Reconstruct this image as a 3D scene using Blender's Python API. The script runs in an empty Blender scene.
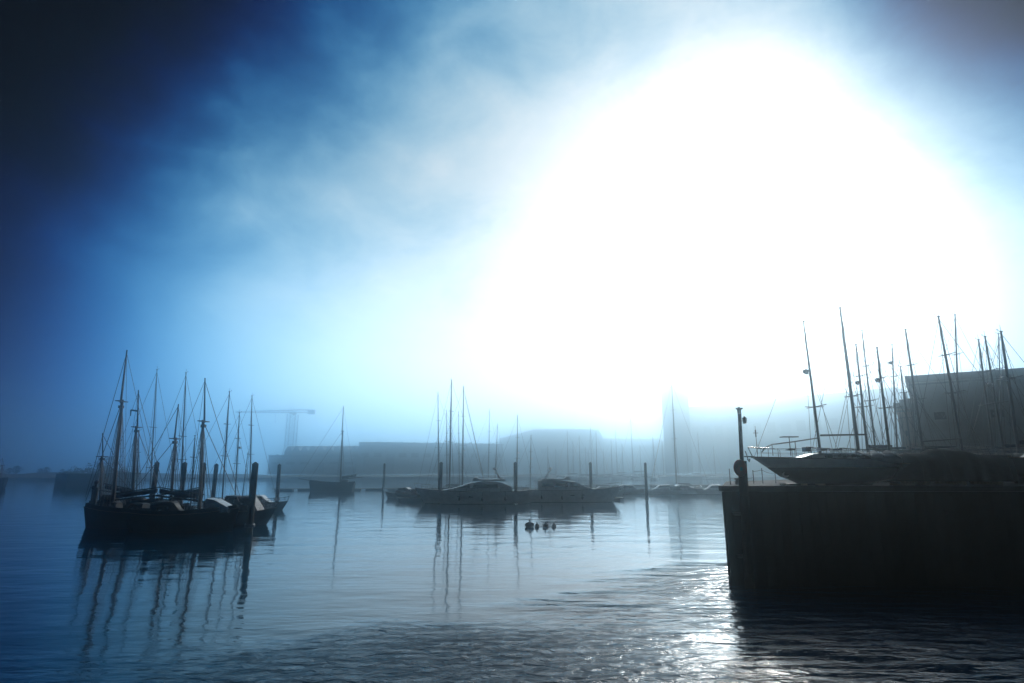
import bpy, bmesh, math, random
from mathutils import Vector, Matrix, noise
R = math.radians
random.seed(7)
scene = bpy.context.scene
C = scene.collection

# ------------------------------------------------------------------ camera
CAM_H, LENS, PITCH = 6.5, 20.0, R(12.48)
F = LENS / 36.0 * 1024
cd = bpy.data.cameras.new('camera'); cam = bpy.data.objects.new('camera', cd); C.objects.link(cam)
cam.location = (0, 0, CAM_H); cam.rotation_euler = (R(90) + PITCH, 0, 0)
cd.lens = LENS; cd.sensor_width = 36; cd.clip_end = 6000; cd.clip_start = 0.1
scene.camera = cam

# ------------------------------------------------------------------ sky, sun, exposure
SUN_AZ, SUN_EL = 22.5, 20.0
GAIN, GAIN_LOW, AUR = 1.02, 1.5, 1.3
world = bpy.data.worlds.new('World'); scene.world = world; world.use_nodes = True

def build_world():
    nt = world.node_tree; N = nt.nodes; N.clear(); L = nt.links
    def m(op, a, b=None, clamp=False):
        n = N.new('ShaderNodeMath'); n.operation = op; n.use_clamp = clamp
        for i, v in enumerate((a, b)):
            if v is None: continue
            if isinstance(v, (int, float)): n.inputs[i].default_value = v
            else: L.new(v, n.inputs[i])
        return n.outputs[0]
    tc = N.new('ShaderNodeTexCoord'); sep = N.new('ShaderNodeSeparateXYZ'); L.new(tc.outputs['Generated'], sep.inputs[0])
    x, y, z = sep.outputs
    az = m('MULTIPLY', m('ARCTAN2', x, y), 57.2958)
    el = m('MULTIPLY', m('ARCSINE', z), 57.2958)
    daz = m('SUBTRACT', az, SUN_AZ)
    dl = m('MAXIMUM', m('MULTIPLY', daz, -1.0), 0.0); dr = m('MAXIMUM', daz, 0.0)
    near_ = m('MULTIPLY', m('POWER', m('DIVIDE', dl, 30.0), 2.2), 0.08)
    near_ = m('MULTIPLY', near_, m('EXPONENT', m('MULTIPLY', m('MAXIMUM', m('SUBTRACT', m('MINIMUM', el, 42.0), 11.0), 0.0), 0.055)))
    far_ = m('POWER', m('DIVIDE', m('MINIMUM', dl, 110.0), 59.5), 10.0)
    far_ = m('MULTIPLY', far_, m('EXPONENT', m('MULTIPLY', m('MAXIMUM', m('SUBTRACT', m('MINIMUM', el, 42.0), 22.0), 0.0), 0.09)))
    rgt_ = m('MULTIPLY', m('POWER', m('DIVIDE', dr, 21.0), 4.0), 0.19)
    rgt_ = m('MULTIPLY', rgt_, m('EXPONENT', m('MULTIPLY', m('MAXIMUM', m('SUBTRACT', m('MINIMUM', el, 38.0), 18.0), 0.0), 0.16)))
    top_ = m('POWER', m('MULTIPLY', m('MAXIMUM', m('SUBTRACT', m('MINIMUM', el, 55.0), 28.0), 0.0), 1 / 22.0), 1.6)
    base = m('ADD', m('ADD', m('ADD', near_, far_), rgt_), m('MULTIPLY', top_, 0.38))
    # drifting fog and cloud
    def cloud(scale, detail, loc, stretch):
        mp = N.new('ShaderNodeMapping'); mp.inputs['Location'].default_value = loc
        mp.inputs['Scale'].default_value = stretch
        L.new(tc.outputs['Generated'], mp.inputs[0])
        nz = N.new('ShaderNodeTexNoise'); nz.inputs['Scale'].default_value = scale; nz.inputs['Detail'].default_value = detail
        nz.inputs['Roughness'].default_value = 0.62
        nz.inputs['Distortion'].default_value = 0.35
        L.new(mp.outputs[0], nz.inputs['Vector']); return m('SUBTRACT', nz.outputs[0], 0.5)
    c1 = cloud(3.4, 7, (1.3, 7.2, 2.2), (1, 1, 1.9))
    c2 = cloud(7.0, 6, (0.3, 5.7, 2.4), (1, 1, 1.4))
    high = m('MULTIPLY', m('SUBTRACT', el, 6.0), 0.06, clamp=True)
    cl = m('MULTIPLY', m('ADD', m('MULTIPLY', c1, 1.5), m('MULTIPLY', c2, 1.3)), high)
    E = m('MULTIPLY', base, m('ADD', cl, 1.0))
    E = m('ADD', E, m('MULTIPLY', m('MAXIMUM', m('ADD', cl, 0.0), 0.0), 0.12))
    E = m('MINIMUM', m('MAXIMUM', E, 0.0), 6.5)
    # aureole of the veiled sun
    sd = Vector((math.sin(R(SUN_AZ)) * math.cos(R(SUN_EL)), math.cos(R(SUN_AZ)) * math.cos(R(SUN_EL)), math.sin(R(SUN_EL))))
    vm = N.new('ShaderNodeVectorMath'); vm.operation = 'DOT_PRODUCT'; L.new(tc.outputs['Generated'], vm.inputs[0]); vm.inputs[1].default_value = sd
    ang = m('MULTIPLY', m('ARCCOSINE', m('MINIMUM', vm.outputs['Value'], 0.99999)), 57.2958)
    aur = m('MULTIPLY', m('EXPONENT', m('MULTIPLY', m('POWER', m('DIVIDE', ang, 13.0), 2.0), -1.0)), AUR)
    low = m('POWER', m('MULTIPLY', m('SUBTRACT', 30.0, el), 1 / 30.0, clamp=True), 1.5)
    gain = m('ADD', m('MULTIPLY', low, GAIN_LOW), GAIN)
    chans = []
    for p, g in ((3.6, 1.06), (1.85, 0.97), (1.0, 0.94)):
        chans.append(m('MULTIPLY', m('ADD', m('MULTIPLY', m('EXPONENT', m('MULTIPLY', E, -p)), gain), aur), 10.0 * g))
    comb = N.new('ShaderNodeCombineXYZ')
    for i in range(3): L.new(chans[i], comb.inputs[i])
    sky = N.new('ShaderNodeTexSky'); sky.sky_type = 'NISHITA'; sky.sun_disc = False
    sky.sun_elevation = R(SUN_EL); sky.sun_rotation = R(SUN_AZ); sky.dust_density = 4
    veil = N.new('ShaderNodeVectorMath'); veil.operation = 'SCALE'; L.new(sky.outputs[0], veil.inputs[0])
    L.new(m('MULTIPLY', m('EXPONENT', m('MULTIPLY', E, -4.0)), 0.02), veil.inputs['Scale'])
    add = N.new('ShaderNodeVectorMath'); add.operation = 'ADD'; L.new(comb.outputs[0], add.inputs[0]); L.new(veil.outputs[0], add.inputs[1])
    bg = N.new('ShaderNodeBackground'); bg.inputs['Strength'].default_value = 0.1; L.new(add.outputs[0], bg.inputs['Color'])
    out = N.new('ShaderNodeOutputWorld'); L.new(bg.outputs[0], out.inputs['Surface'])
build_world()

sl = bpy.data.lights.new('sun', 'SUN'); sl.energy = 1.8; sl.angle = R(7); sl.color = (1.0, 0.96, 0.9)
sun = bpy.data.objects.new('sun', sl); C.objects.link(sun)
sun.rotation_euler = (R(90 - SUN_EL), 0, R(180 - SUN_AZ))
scene.view_settings.view_transform = 'Standard'; scene.view_settings.look = 'None'
scene.view_settings.exposure = 0.0; scene.view_settings.gamma = 1.0
scene.view_settings.use_curve_mapping = False
cy = scene.cycles
cy.max_bounces = 10; cy.glossy_bounces = 3; cy.diffuse_bounces = 2; cy.volume_bounces = 5; cy.transmission_bounces = 2
cy.use_denoising = True; cy.caustics_reflective = False; cy.caustics_refractive = False

HAZE_DENSITY, HAZE_G = 0.0031, 0.97

# ------------------------------------------------------------------ photo -> place
def ray(px, py):
    u, v = (px - 512) / F, (341.5 - py) / F
    return Vector((u, math.cos(PITCH) - v * math.sin(PITCH), math.sin(PITCH) + v * math.cos(PITCH)))
def at(px, py, Y):
    d = ray(px, py); return Vector((0, 0, CAM_H)) + d * (Y / d.y)
def on(px, py, Z=0.0):
    d = ray(px, py); return Vector((0, 0, CAM_H)) + d * ((Z - CAM_H) / d.z)
QH = 5.44          # height of the quay above the water

# ------------------------------------------------------------------ materials
def mat(name, col, rough=0.6, metal=0.0, var=0.25, scale=3.0, bump=0.0, spec=0.4, stretch=(1, 1, 1)):
    m = bpy.data.materials.new(name); m.use_nodes = True; nt = m.node_tree; b = nt.nodes['Principled BSDF']
    b.inputs['Roughness'].default_value = rough; b.inputs['Metallic'].default_value = metal
    b.inputs['Specular IOR Level'].default_value = spec
    tc = nt.nodes.new('ShaderNodeTexCoord'); mp = nt.nodes.new('ShaderNodeMapping'); mp.inputs['Scale'].default_value = stretch
    nz = nt.nodes.new('ShaderNodeTexNoise'); nz.inputs['Scale'].default_value = scale; nz.inputs['Detail'].default_value = 7
    rp = nt.nodes.new('ShaderNodeValToRGB')
    rp.color_ramp.elements[0].position = 0.3; rp.color_ramp.elements[1].position = 0.7
    rp.color_ramp.elements[0].color = tuple(c * (1 - var) for c in col) + (1,)
    rp.color_ramp.elements[1].color = tuple(min(1, c * (1 + var)) for c in col) + (1,)
    nt.links.new(tc.outputs['Object'], mp.inputs[0]); nt.links.new(mp.outputs[0], nz.inputs['Vector'])
    nt.links.new(nz.outputs[0], rp.inputs[0]); nt.links.new(rp.outputs[0], b.inputs['Base Color'])
    if bump:
        bp = nt.nodes.new('ShaderNodeBump'); bp.inputs['Strength'].default_value = bump; bp.inputs['Distance'].default_value = 0.05
        nt.links.new(nz.outputs[0], bp.inputs['Height']); nt.links.new(bp.outputs[0], b.inputs['Normal'])
    return m
M = {
 'gel': mat('white_gelcoat', (0.8, 0.8, 0.8), 0.3, var=0.12, scale=1.5),
 'navy': mat('dark_hull_paint', (0.018, 0.02, 0.028), 0.45, var=0.3),
 'black': mat('black_hull_paint', (0.007, 0.007, 0.008), 0.6, var=0.3, spec=0.15),
 'foul': mat('antifouling', (0.045, 0.03, 0.035), 0.8, var=0.4, scale=2),
 'deck': mat('deck_paint', (0.42, 0.4, 0.36), 0.7),
 'teak': mat('teak_deck', (0.1, 0.07, 0.045), 0.75, var=0.35, scale=8, stretch=(0.3, 4, 1)),
 'glass': mat('dark_glazing', (0.015, 0.018, 0.02), 0.08, var=0.1, spec=0.6),
 'alu': mat('mast_aluminium', (0.14, 0.145, 0.15), 0.6, metal=0.2, var=0.12),
 'spar': mat('varnished_spar', (0.03, 0.02, 0.012), 0.6, var=0.3, scale=5, stretch=(3, 3, 0.3)),
 'wire': mat('rigging_wire', (0.12, 0.12, 0.125), 0.5, metal=0.5, var=0.1),
 'steel': mat('stainless_steel', (0.5, 0.5, 0.5), 0.25, metal=1.0, var=0.1),
 'canvas': mat('canvas_cover', (0.03, 0.04, 0.07), 0.9, var=0.35, bump=0.5, scale=6),
 'sail': mat('furled_sailcloth', (0.5, 0.5, 0.47), 0.85, var=0.2, bump=0.4, scale=8),
 'tarp': mat('dark_tarpaulin', (0.007, 0.01, 0.016), 0.9, var=0.4, bump=0.5, scale=3, spec=0.04),
 'tarp2': mat('grey_tarpaulin', (0.3, 0.33, 0.35), 0.7, var=0.2, bump=0.6, scale=3),
 'pile': mat('pile_timber', (0.03, 0.024, 0.02), 0.85, var=0.5, bump=0.6, scale=4, stretch=(3, 3, 0.4)),
 'dock': mat('pontoon_deck', (0.2, 0.18, 0.16), 0.8, var=0.3),
 'conc': mat('quay_concrete', (0.04, 0.042, 0.043), 0.9, var=0.35, bump=0.3, scale=1.2),
 'clad': mat('profiled_cladding', (0.22, 0.235, 0.25), 0.7, var=0.15, scale=0.4),
 'brick': mat('brick_wall', (0.2, 0.13, 0.1), 0.85, var=0.3, scale=0.8),
 'roof': mat('roof_sheeting', (0.13, 0.135, 0.14), 0.7, var=0.2, scale=0.5),
 'gsteel': mat('painted_steel', (0.1, 0.11, 0.12), 0.55, metal=0.2, var=0.3),
 'red': mat('red_plastic', (0.5, 0.045, 0.03), 0.5, var=0.3),
 'rub': mat('black_rubber', (0.02, 0.02, 0.02), 0.7, var=0.2),
 'bank': mat('bank_earth', (0.06, 0.06, 0.045), 0.95, var=0.4, scale=0.3),
 'leaf': mat('bank_foliage', (0.045, 0.06, 0.03), 0.85, var=0.5, scale=0.6),
 'bark': mat('bark', (0.05, 0.04, 0.03), 0.9, var=0.4),
 'wood_and_glint': mat('pale_timber_and_glint', (0.45, 0.4, 0.32), 0.8, var=0.25, scale=4, stretch=(0.3, 4, 1)),
 'lamp': mat('lamp_housing', (0.5, 0.48, 0.42), 0.4, var=0.1),
}
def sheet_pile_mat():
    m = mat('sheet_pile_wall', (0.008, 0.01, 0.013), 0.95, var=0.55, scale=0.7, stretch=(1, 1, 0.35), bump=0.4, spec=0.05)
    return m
M['sheet'] = sheet_pile_mat()

# ------------------------------------------------------------------ mesh helpers
class MB:
    def __init__(s): s.v = []; s.f = []; s.smooth = []
    def add(s, vs, fs, sm=False):
        o = len(s.v); s.v += [tuple(v) for v in vs]
        s.f += [tuple(i + o for i in f) for f in fs]; s.smooth += [sm] * len(fs)
    def box(s, c, size, rz=0.0, ry=0.0):
        hx, hy, hz = (q / 2 for q in size); m = Matrix.Rotation(rz, 3, 'Z') @ Matrix.Rotation(ry, 3, 'Y'); c = Vector(c)
        vs = [c + m @ Vector((sx * hx, sy * hy, sz * hz)) for sz in (-1, 1) for sx, sy in ((-1, -1), (1, -1), (1, 1), (-1, 1))]
        s.add(vs, [(3, 2, 1, 0), (4, 5, 6, 7), (0, 1, 5, 4), (1, 2, 6, 5), (2, 3, 7, 6), (3, 0, 4, 7)])
    def tube(s, p0, p1, r0, r1=None, n=7, caps=True):
        r1 = r0 if r1 is None else r1; p0, p1 = Vector(p0), Vector(p1); d = (p1 - p0)
        if d.length < 1e-6: return
        d.normalize(); a = d.orthogonal().normalized(); b = d.cross(a)
        vs = [p + (a * math.cos(2 * math.pi * k / n) + b * math.sin(2 * math.pi * k / n)) * r for p, r in ((p0, r0), (p1, r1)) for k in range(n)]
        s.add(vs, [(k, (k + 1) % n, n + (k + 1) % n, n + k) for k in range(n)], True)
        if caps: s.add(vs, [tuple(range(n - 1, -1, -1)), tuple(range(n, 2 * n))])
    def path(s, pts, r, n=6):
        for a, b in zip(pts[:-1], pts[1:]): s.tube(a, b, r, r, n)
    def sag(s, p0, p1, dz, r, k=8, n=5):
        p0, p1 = Vector(p0), Vector(p1)
        s.path([p0.lerp(p1, i / k) - Vector((0, 0, dz * 4 * (i / k) * (1 - i / k))) for i in range(k + 1)], r, n)
    def loft(s, rings, closed=True, caps=False, sm=True):
        n = len(rings[0]); vs = [p for r in rings for p in r]; fs = []
        for i in range(len(rings) - 1):
            for k in range(n if closed else n - 1):
                k2 = (k + 1) % n; fs.append((i * n + k, i * n + k2, (i + 1) * n + k2, (i + 1) * n + k))
        s.add(vs, fs, sm)
        if caps: s.add(vs, [tuple(range(n - 1, -1, -1)), tuple(range((len(rings) - 1) * n, len(rings) * n))])
    def ball(s, c, r, nu=14, nv=9, sq=(1, 1, 1)):
        c = Vector(c); rings = []
        for j in range(nv + 1):
            t = math.pi * (0.02 + 0.96 * j / nv); rings.append([c + Vector((r * sq[0] * math.sin(t) * math.cos(2 * math.pi * k / nu), r * sq[1] * math.sin(t) * math.sin(2 * math.pi * k / nu), r * sq[2] * math.cos(t))) for k in range(nu)])
        s.loft(rings, caps=True)
    def prism(s, poly, z0, z1):
        n = len(poly); vs = [(x, y, z0) for x, y in poly] + [(x, y, z1) for x, y in poly]
        s.add(vs, [tuple(range(n - 1, -1, -1)), tuple(range(n, 2 * n))] + [(k, (k + 1) % n, n + (k + 1) % n, n + k) for k in range(n)])
    def side(s, prof, y0, y1):       # an x-z outline with thickness in y
        n = len(prof); vs = [(x, y0, z) for x, z in prof] + [(x, y1, z) for x, z in prof]
        s.add(vs, [tuple(range(n)), tuple(range(2 * n - 1, n - 1, -1))] + [((k + 1) % n, k, n + k, n + (k + 1) % n) for k in range(n)])
    def build(s, name, material, parent=None, fix=False):
        me = bpy.data.meshes.new(name); me.from_pydata(s.v, [], s.f); me.materials.append(M[material] if isinstance(material, str) else material)
        me.polygons.foreach_set('use_smooth', s.smooth)
        if fix:
            bm = bmesh.new(); bm.from_mesh(me); bmesh.ops.remove_doubles(bm, verts=bm.verts, dist=1e-5)
            bmesh.ops.recalc_face_normals(bm, faces=bm.faces); bm.to_mesh(me); bm.free()
        me.update(); o = bpy.data.objects.new(name, me); C.objects.link(o); o.parent = parent; return o
def tag(o, label, cat, group=None, kind=None):
    if label: o['label'] = label
    if cat: o['category'] = cat
    if group: o['group'] = group
    if kind: o['kind'] = kind
    return o
def thing(name, label, cat, loc=(0, 0, 0), rz=0.0, group=None):
    o = bpy.data.objects.new(name, None); C.objects.link(o); o.location = loc; o.rotation_euler = (0, 0, rz); o.empty_display_size = 0.2
    return tag(o, label, cat, group)
def copy_tree(o, parent=None):
    c = o.copy(); C.objects.link(c); c.parent = parent
    for ch in [k for k in bpy.data.objects if k.parent is o]: copy_tree(ch, c)
    return c

# ------------------------------------------------------------------ haze, water, quay, banks
hz = MB(); hz.box((0, 600, 47.5), (2800, 2200, 97.0))
ho = hz.build('haze', 'gel'); ho.data.materials.clear(); tag(ho, None, None, kind='stuff')
hm = bpy.data.materials.new('fog'); hm.use_nodes = True; hn = hm.node_tree; hn.nodes.clear()
pv = hn.nodes.new('ShaderNodeVolumePrincipled'); pv.inputs['Density'].default_value = HAZE_DENSITY; pv.inputs['Anisotropy'].default_value = HAZE_G
pv.inputs['Color'].default_value = (0.75, 0.91, 1.0, 1)
for k in ('Density Attribute', 'Color Attribute', 'Temperature Attribute'):
    pv.inputs[k].default_value = ''
hn.links.new(pv.outputs[0], hn.nodes.new('ShaderNodeOutputMaterial').inputs['Volume']); ho.data.materials.append(hm)

def water_mat():
    m = bpy.data.materials.new('harbour_water'); m.use_nodes = True; nt = m.node_tree; N = nt.nodes; L = nt.links; b = N['Principled BSDF']
    b.inputs['Base Color'].default_value = (0.001, 0.035, 0.075, 1); b.inputs['Roughness'].default_value = 0.04
    b.inputs['IOR'].default_value = 1.333; b.inputs['Specular IOR Level'].default_value = 0.28
    tc = N.new('ShaderNodeTexCoord')
    def nz(scale, stretch, detail, rot=0.0, dist=0.0):
        mp = N.new('ShaderNodeMapping'); mp.inputs['Scale'].default_value = stretch; mp.inputs['Rotation'].default_value = (0, 0, rot)
        L.new(tc.outputs['Object'], mp.inputs[0]); t = N.new('ShaderNodeTexNoise'); t.inputs['Scale'].default_value = scale
        t.inputs['Detail'].default_value = detail; t.inputs['Distortion'].default_value = dist; L.new(mp.outputs[0], t.inputs['Vector']); return t.outputs[0]
    def mm(op, a, v):
        n = N.new('ShaderNodeMath'); n.operation = op
        for i, q in enumerate((a, v)):
            if isinstance(q, (int, float)): n.inputs[i].default_value = q
            else: L.new(q, n.inputs[i])
        return n.outputs[0]
    swell = nz(0.16, (1, 2.2, 1), 2, R(8))
    ripple = nz(0.62, (0.8, 2.6, 1), 4, R(-10), 0.5)
    chop = nz(0.33, (0.7, 2.4, 1), 3, R(14), 0.6)
    fine = nz(3.2, (1, 1.8, 1), 3, R(20), 0.4)
    wash = nz(1.15, (0.9, 1.7, 1), 8, R(-6), 0.6)
    # churned water left by a passing boat: an oval patch with a ragged edge
    vs = N.new('ShaderNodeVectorMath'); vs.operation = 'SUBTRACT'; L.new(tc.outputs['Object'], vs.inputs[0]); vs.inputs[1].default_value = (-1.0, 20.5, 0)
    vd = N.new('ShaderNodeVectorMath'); vd.operation = 'MULTIPLY'; L.new(vs.outputs[0], vd.inputs[0]); vd.inputs[1].default_value = (1 / 10.0, 1 / 6.0, 0)
    vl = N.new('ShaderNodeVectorMath'); vl.operation = 'LENGTH'; L.new(vd.outputs[0], vl.inputs[0])
    ragged = mm('ADD', vl.outputs['Value'], mm('MULTIPLY', mm('SUBTRACT', nz(0.25, (1, 1, 1), 3), 0.5), 0.9))
    sm = N.new('ShaderNodeMapRange'); sm.interpolation_type = 'SMOOTHSTEP'; sm.inputs['From Min'].default_value = 1.25; sm.inputs['From Max'].default_value = 0.45
    L.new(ragged, sm.inputs['Value'])
    # ripples are liveliest in the fairway the boat came through, calmer by the pontoons, with slicks between
    nd = N.new('ShaderNodeVectorMath'); nd.operation = 'SUBTRACT'; L.new(tc.outputs['Object'], nd.inputs[0]); nd.inputs[1].default_value = (18.0, 11.0, 0)
    ns = N.new('ShaderNodeVectorMath'); ns.operation = 'MULTIPLY'; L.new(nd.outputs[0], ns.inputs[0]); ns.inputs[1].default_value = (1 / 25.0, 1 / 12.0, 0)
    nl = N.new('ShaderNodeVectorMath'); nl.operation = 'LENGTH'; L.new(ns.outputs[0], nl.inputs[0])
    patch = mm('ADD', nl.outputs['Value'], mm('MULTIPLY', mm('SUBTRACT', nz(0.07, (0.6, 1.6, 1), 3), 0.5), 1.0))
    nr = N.new('ShaderNodeMapRange'); nr.interpolation_type = 'SMOOTHSTEP'; nr.inputs['From Min'].default_value = 1.9; nr.inputs['From Max'].default_value = 0.7; nr.inputs['To Min'].default_value = 0.13
    L.new(patch, nr.inputs['Value'])
    rip = mm('ADD', mm('ADD', mm('MULTIPLY', ripple, 0.1), mm('MULTIPLY', chop, 0.12)), mm('MULTIPLY', fine, 0.012))
    qd = N.new('ShaderNodeVectorMath'); qd.operation = 'SUBTRACT'; L.new(tc.outputs['Object'], qd.inputs[0]); qd.inputs[1].default_value = (24.0, 31.0, 0)
    qs = N.new('ShaderNodeVectorMath'); qs.operation = 'MULTIPLY'; L.new(qd.outputs[0], qs.inputs[0]); qs.inputs[1].default_value = (1 / 16.0, 1 / 9.0, 0)
    ql_ = N.new('ShaderNodeVectorMath'); ql_.operation = 'LENGTH'; L.new(qs.outputs[0], ql_.inputs[0])
    qm = N.new('ShaderNodeMapRange'); qm.interpolation_type = 'SMOOTHSTEP'; qm.inputs['From Min'].default_value = 1.5; qm.inputs['From Max'].default_value = 0.5; qm.inputs['To Max'].default_value = 3.2
    L.new(mm('ADD', ql_.outputs['Value'], mm('MULTIPLY', mm('SUBTRACT', nz(0.12, (0.6, 1.6, 1), 3), 0.5), 1.2)), qm.inputs['Value'])
    h = mm('ADD', mm('MULTIPLY', swell, 0.065), mm('MULTIPLY', rip, mm('ADD', nr.outputs[0], qm.outputs[0])))
    h = mm('ADD', h, mm('MULTIPLY', mm('MULTIPLY', wash, sm.outputs[0]), 0.22))
    bp = N.new('ShaderNodeBump'); bp.inputs['Strength'].default_value = 1.0; bp.inputs['Distance'].default_value = 1.0
    L.new(h, bp.inputs['Height']); L.new(bp.outputs[0], b.inputs['Normal'])
    return m
M['water'] = water_mat()
w = MB(); w.add([(-1390, -490, 0), (1390, -490, 0), (1390, 1690, 0), (-1390, 1690, 0)], [(0, 1, 2, 3)])
tag(w.build('water', 'water'), None, None, kind='structure')

# quay: yard surface + wall
qa = on(721.5, 486, QH); YW = qa.y
qr = Vector((75, YW - 1.5, QH)); ql = on(726, 481.3, QH)
yard_poly = [(qa.x, qa.y), (qr.x, qr.y), (190, 40), (190, 160), (at(835, 480, 150).x, 150), (at(800, 480, 55).x, 55.0), (ql.x, ql.y)]
yd = MB(); yd.prism([(x, y) for x, y in yard_poly], QH - 0.3, QH - 0.02); tag(yd.build('yard', 'conc'), None, None, kind='structure')
qw = thing('quay_wall', 'tall dark sheet piled quay wall dropping straight into the water', 'wall', (qa.x, qa.y, 0))
def wall_run(b, p, q, thick, inward):
    # trapezoidal sheet piling along p->q
    d = Vector((q[0] - p[0], q[1] - p[1], 0)); n = int(d.length / 0.55); d = d / n; t = d.normalized(); nrm = Vector((t.y, -t.x, 0))
    pts = []
    for i in range(n + 1):
        o = 0.0 if i % 4 in (0, 1) else 0.09
        pts.append(Vector((p[0] - qa.x, p[1] - qa.y, 0)) + d * i - nrm * (o + 0.05))
    rings = [[Vector((v.x, v.y, z)) for v in pts] for z in (-0.9, QH - 0.32)]
    b.loft(rings, closed=False, sm=False)
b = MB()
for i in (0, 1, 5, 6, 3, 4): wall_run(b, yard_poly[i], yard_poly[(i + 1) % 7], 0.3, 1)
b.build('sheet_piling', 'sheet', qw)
b = MB()
for i in range(7):
    p, q = Vector(yard_poly[i] + (0,)), Vector(yard_poly[(i + 1) % 7] + (0,)); d = q - p; t = d.normalized(); nrm = Vector((t.y, -t.x, 0)); c = (p + q) / 2 - Vector((qa.x, qa.y, 0))
    b.box((c.x - nrm.x * 0.3, c.y - nrm.y * 0.3, QH - 0.15), (d.length - 0.02, 0.55, 0.3 - 0.004 * i), math.atan2(d.y, d.x))
b.build('coping', 'conc', qw)

# far banks
def bank(name, x0, x1, y0, y1, h, seed):
    b = MB(); n = 60; rings = []
    for i in range(n + 1):
        x = x0 + (x1 - x0) * i / n; e = min(1, 6 * i / n, 6 * (n - i) / n)
        hh = h * (0.55 + 0.5 * noise.noise((x * 0.03, seed, 0)) + 0.15 * noise.noise((x * 0.2, seed, 3))) * e
        rings.append([(x, y0, -0.5), (x, y0 + 1, 1.2), (x, y0 + 0.35 * (y1 - y0), max(1.3, hh)), (x, y1, max(1.0, hh * 0.8)), (x, y1 + 2, -0.5)])
    b.loft(rings, closed=False, sm=False); return tag(b.build(name, 'bank'), None, None, kind='structure')
bank('bank', -420, -120, 300, 360, 6.0, 2.0)
bank('bank', -250, 480, 330, 420, 3.0, 5.0)

# ------------------------------------------------------------------ buildings behind the fog
FAR = 1.45          # how much farther off the far shore stands than the first survey of it
def shed(name, label, cat, p, q, depth, h, roof='flat', wallm='clad', bays=8, doors=1, z0=0.8, group=None):
    """long building whose front runs p->q on the ground, height h above water"""
    k = FAR if z0 < 1 else 1.0
    p, q, depth, h = Vector((p.x, p.y, 0)) * k, Vector((q.x, q.y, 0)) * k, depth * k, CAM_H + (h - CAM_H) * k; d = q - p; Lg = d.length; rz = math.atan2(d.y, d.x)
    t = thing(name, label, cat, (p.x, p.y, z0), rz, group); H = h - z0
    eave = H - (1.2 if roof == 'flat' else 12.0 if roof in ('mansard', 'gable') else 6.0)
    b = MB(); b.box((Lg / 2, depth / 2, eave / 2), (Lg, depth, eave)); b.build('wall', wallm, t)
    b = MB()
    if roof == 'flat':
        b.side([(-0.4, eave + 0.003), (Lg + 0.4, eave + 0.003), (Lg + 0.4, H - 0.35), (-0.4, H)], -0.4, depth + 0.4)
    elif roof == 'saw':
        k = bays; s = Lg / k; prof = [(0, eave + 0.003)]
        for i in range(k): prof += [(i * s + 0.02, eave + 0.4), (i * s + s * 0.2, H - 2.2), (i * s + s * 0.38, H - 0.4), (i * s + s * 0.5, H), (i * s + s * 0.64, H - 0.6), (i * s + s * 0.82, H - 2.8)]
        prof += [(Lg, eave + 0.5), (Lg, eave + 0.003)]
        b.side(prof[::-1], -0.3, depth + 0.3)
    elif roof == 'gable':
        vs = [(-0.4, -0.4, eave + 0.003), (Lg + 0.4, -0.4, eave + 0.003), (Lg + 0.4, depth / 2, H), (-0.4, depth / 2, H), (-0.4, depth + 0.4, eave + 0.003), (Lg + 0.4, depth + 0.4, eave + 0.003)]
        b.add(vs, [(0, 1, 2, 3), (3, 2, 5, 4), (0, 3, 4), (1, 5, 2), (0, 4, 5, 1)])
    elif roof == 'mansard':
        prof = [(0, eave + 0.003), (Lg, eave + 0.003), (Lg * 0.96, H - 0.8), (Lg * 0.62, H), (Lg * 0.34, H - 0.6), (Lg * 0.05, eave + 1.2)]
        b.side(prof, -0.4, depth + 0.4)
    rnd = random.Random(int(Lg * 7))
    if roof == 'flat':       # vents, a stack and a parapet upstand
        for i in range(bays): b.box((Lg * (i + rnd.uniform(0.25, 0.75)) / bays, depth * rnd.uniform(0.05, 0.3), H + 0.2), (rnd.uniform(1.0, 4.0), rnd.uniform(1, 3), rnd.uniform(0.8, 2.0)))
        for i in range(2): x = Lg * rnd.uniform(0.2, 0.8); b.tube((x, depth * 0.2, H - 1), (x, depth * 0.2, H + rnd.uniform(2, 4)), 0.35, 0.3)
    b.build('roof', 'roof', t)
    if roof != 'saw':
        b = MB(); b.box((Lg / 2, -0.1, eave - 0.35), (Lg, 0.22, 0.3)); b.build('gutter', 'gsteel', t)
    n = bays
    for i in range(n):
        x = Lg * (i + 0.5) / n
        if doors and i % max(1, n // doors) == n // 2 % max(1, n // doors):
            b = MB(); b.box((x, -0.06, eave * 0.33), (Lg / n * 0.7, 0.2, eave * 0.66 - 0.1)); b.build('door', 'gsteel', t)
        else:
            b = MB(); b.box((x, -0.03, eave * 0.62), (Lg / n * (0.6 if z0 < 1 else 0.22), 0.1, eave * (0.14 if z0 < 1 else 0.08))); b.build('window', 'glass', t)
    return t
G = lambda px, Y: at(px, 467, Y)
shed('workshop', 'long workshop with a scalloped saw tooth roof standing below the harbour crane', 'workshop', G(283, 372), G(357, 364), 60, 20.0, 'saw', 'brick', 9, 2)
shed('lean_to', 'low plain shed in front of the scalloped roof workshop', 'shed', G(268, 340), G(356, 336), 12, 13.6, 'flat', 'clad', 6, 1)
shed('warehouse', 'long flat roofed warehouse right of the scalloped workshop', 'warehouse', G(358, 350), G(503, 372), 60, 21.6, 'flat', 'clad', 12, 3)
shed('boat_hall', 'very faint hall with a sloping left roof edge behind the right motor yacht', 'hall', G(499, 520), G(604, 520), 90, 40.5, 'mansard', 'clad', 8, 2)
shed('machine_hall', 'very faint lower hall in fog just left of the tower block', 'hall', G(606, 545), G(671, 545), 80, 35, 'gable', 'brick', 6, 1)
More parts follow.
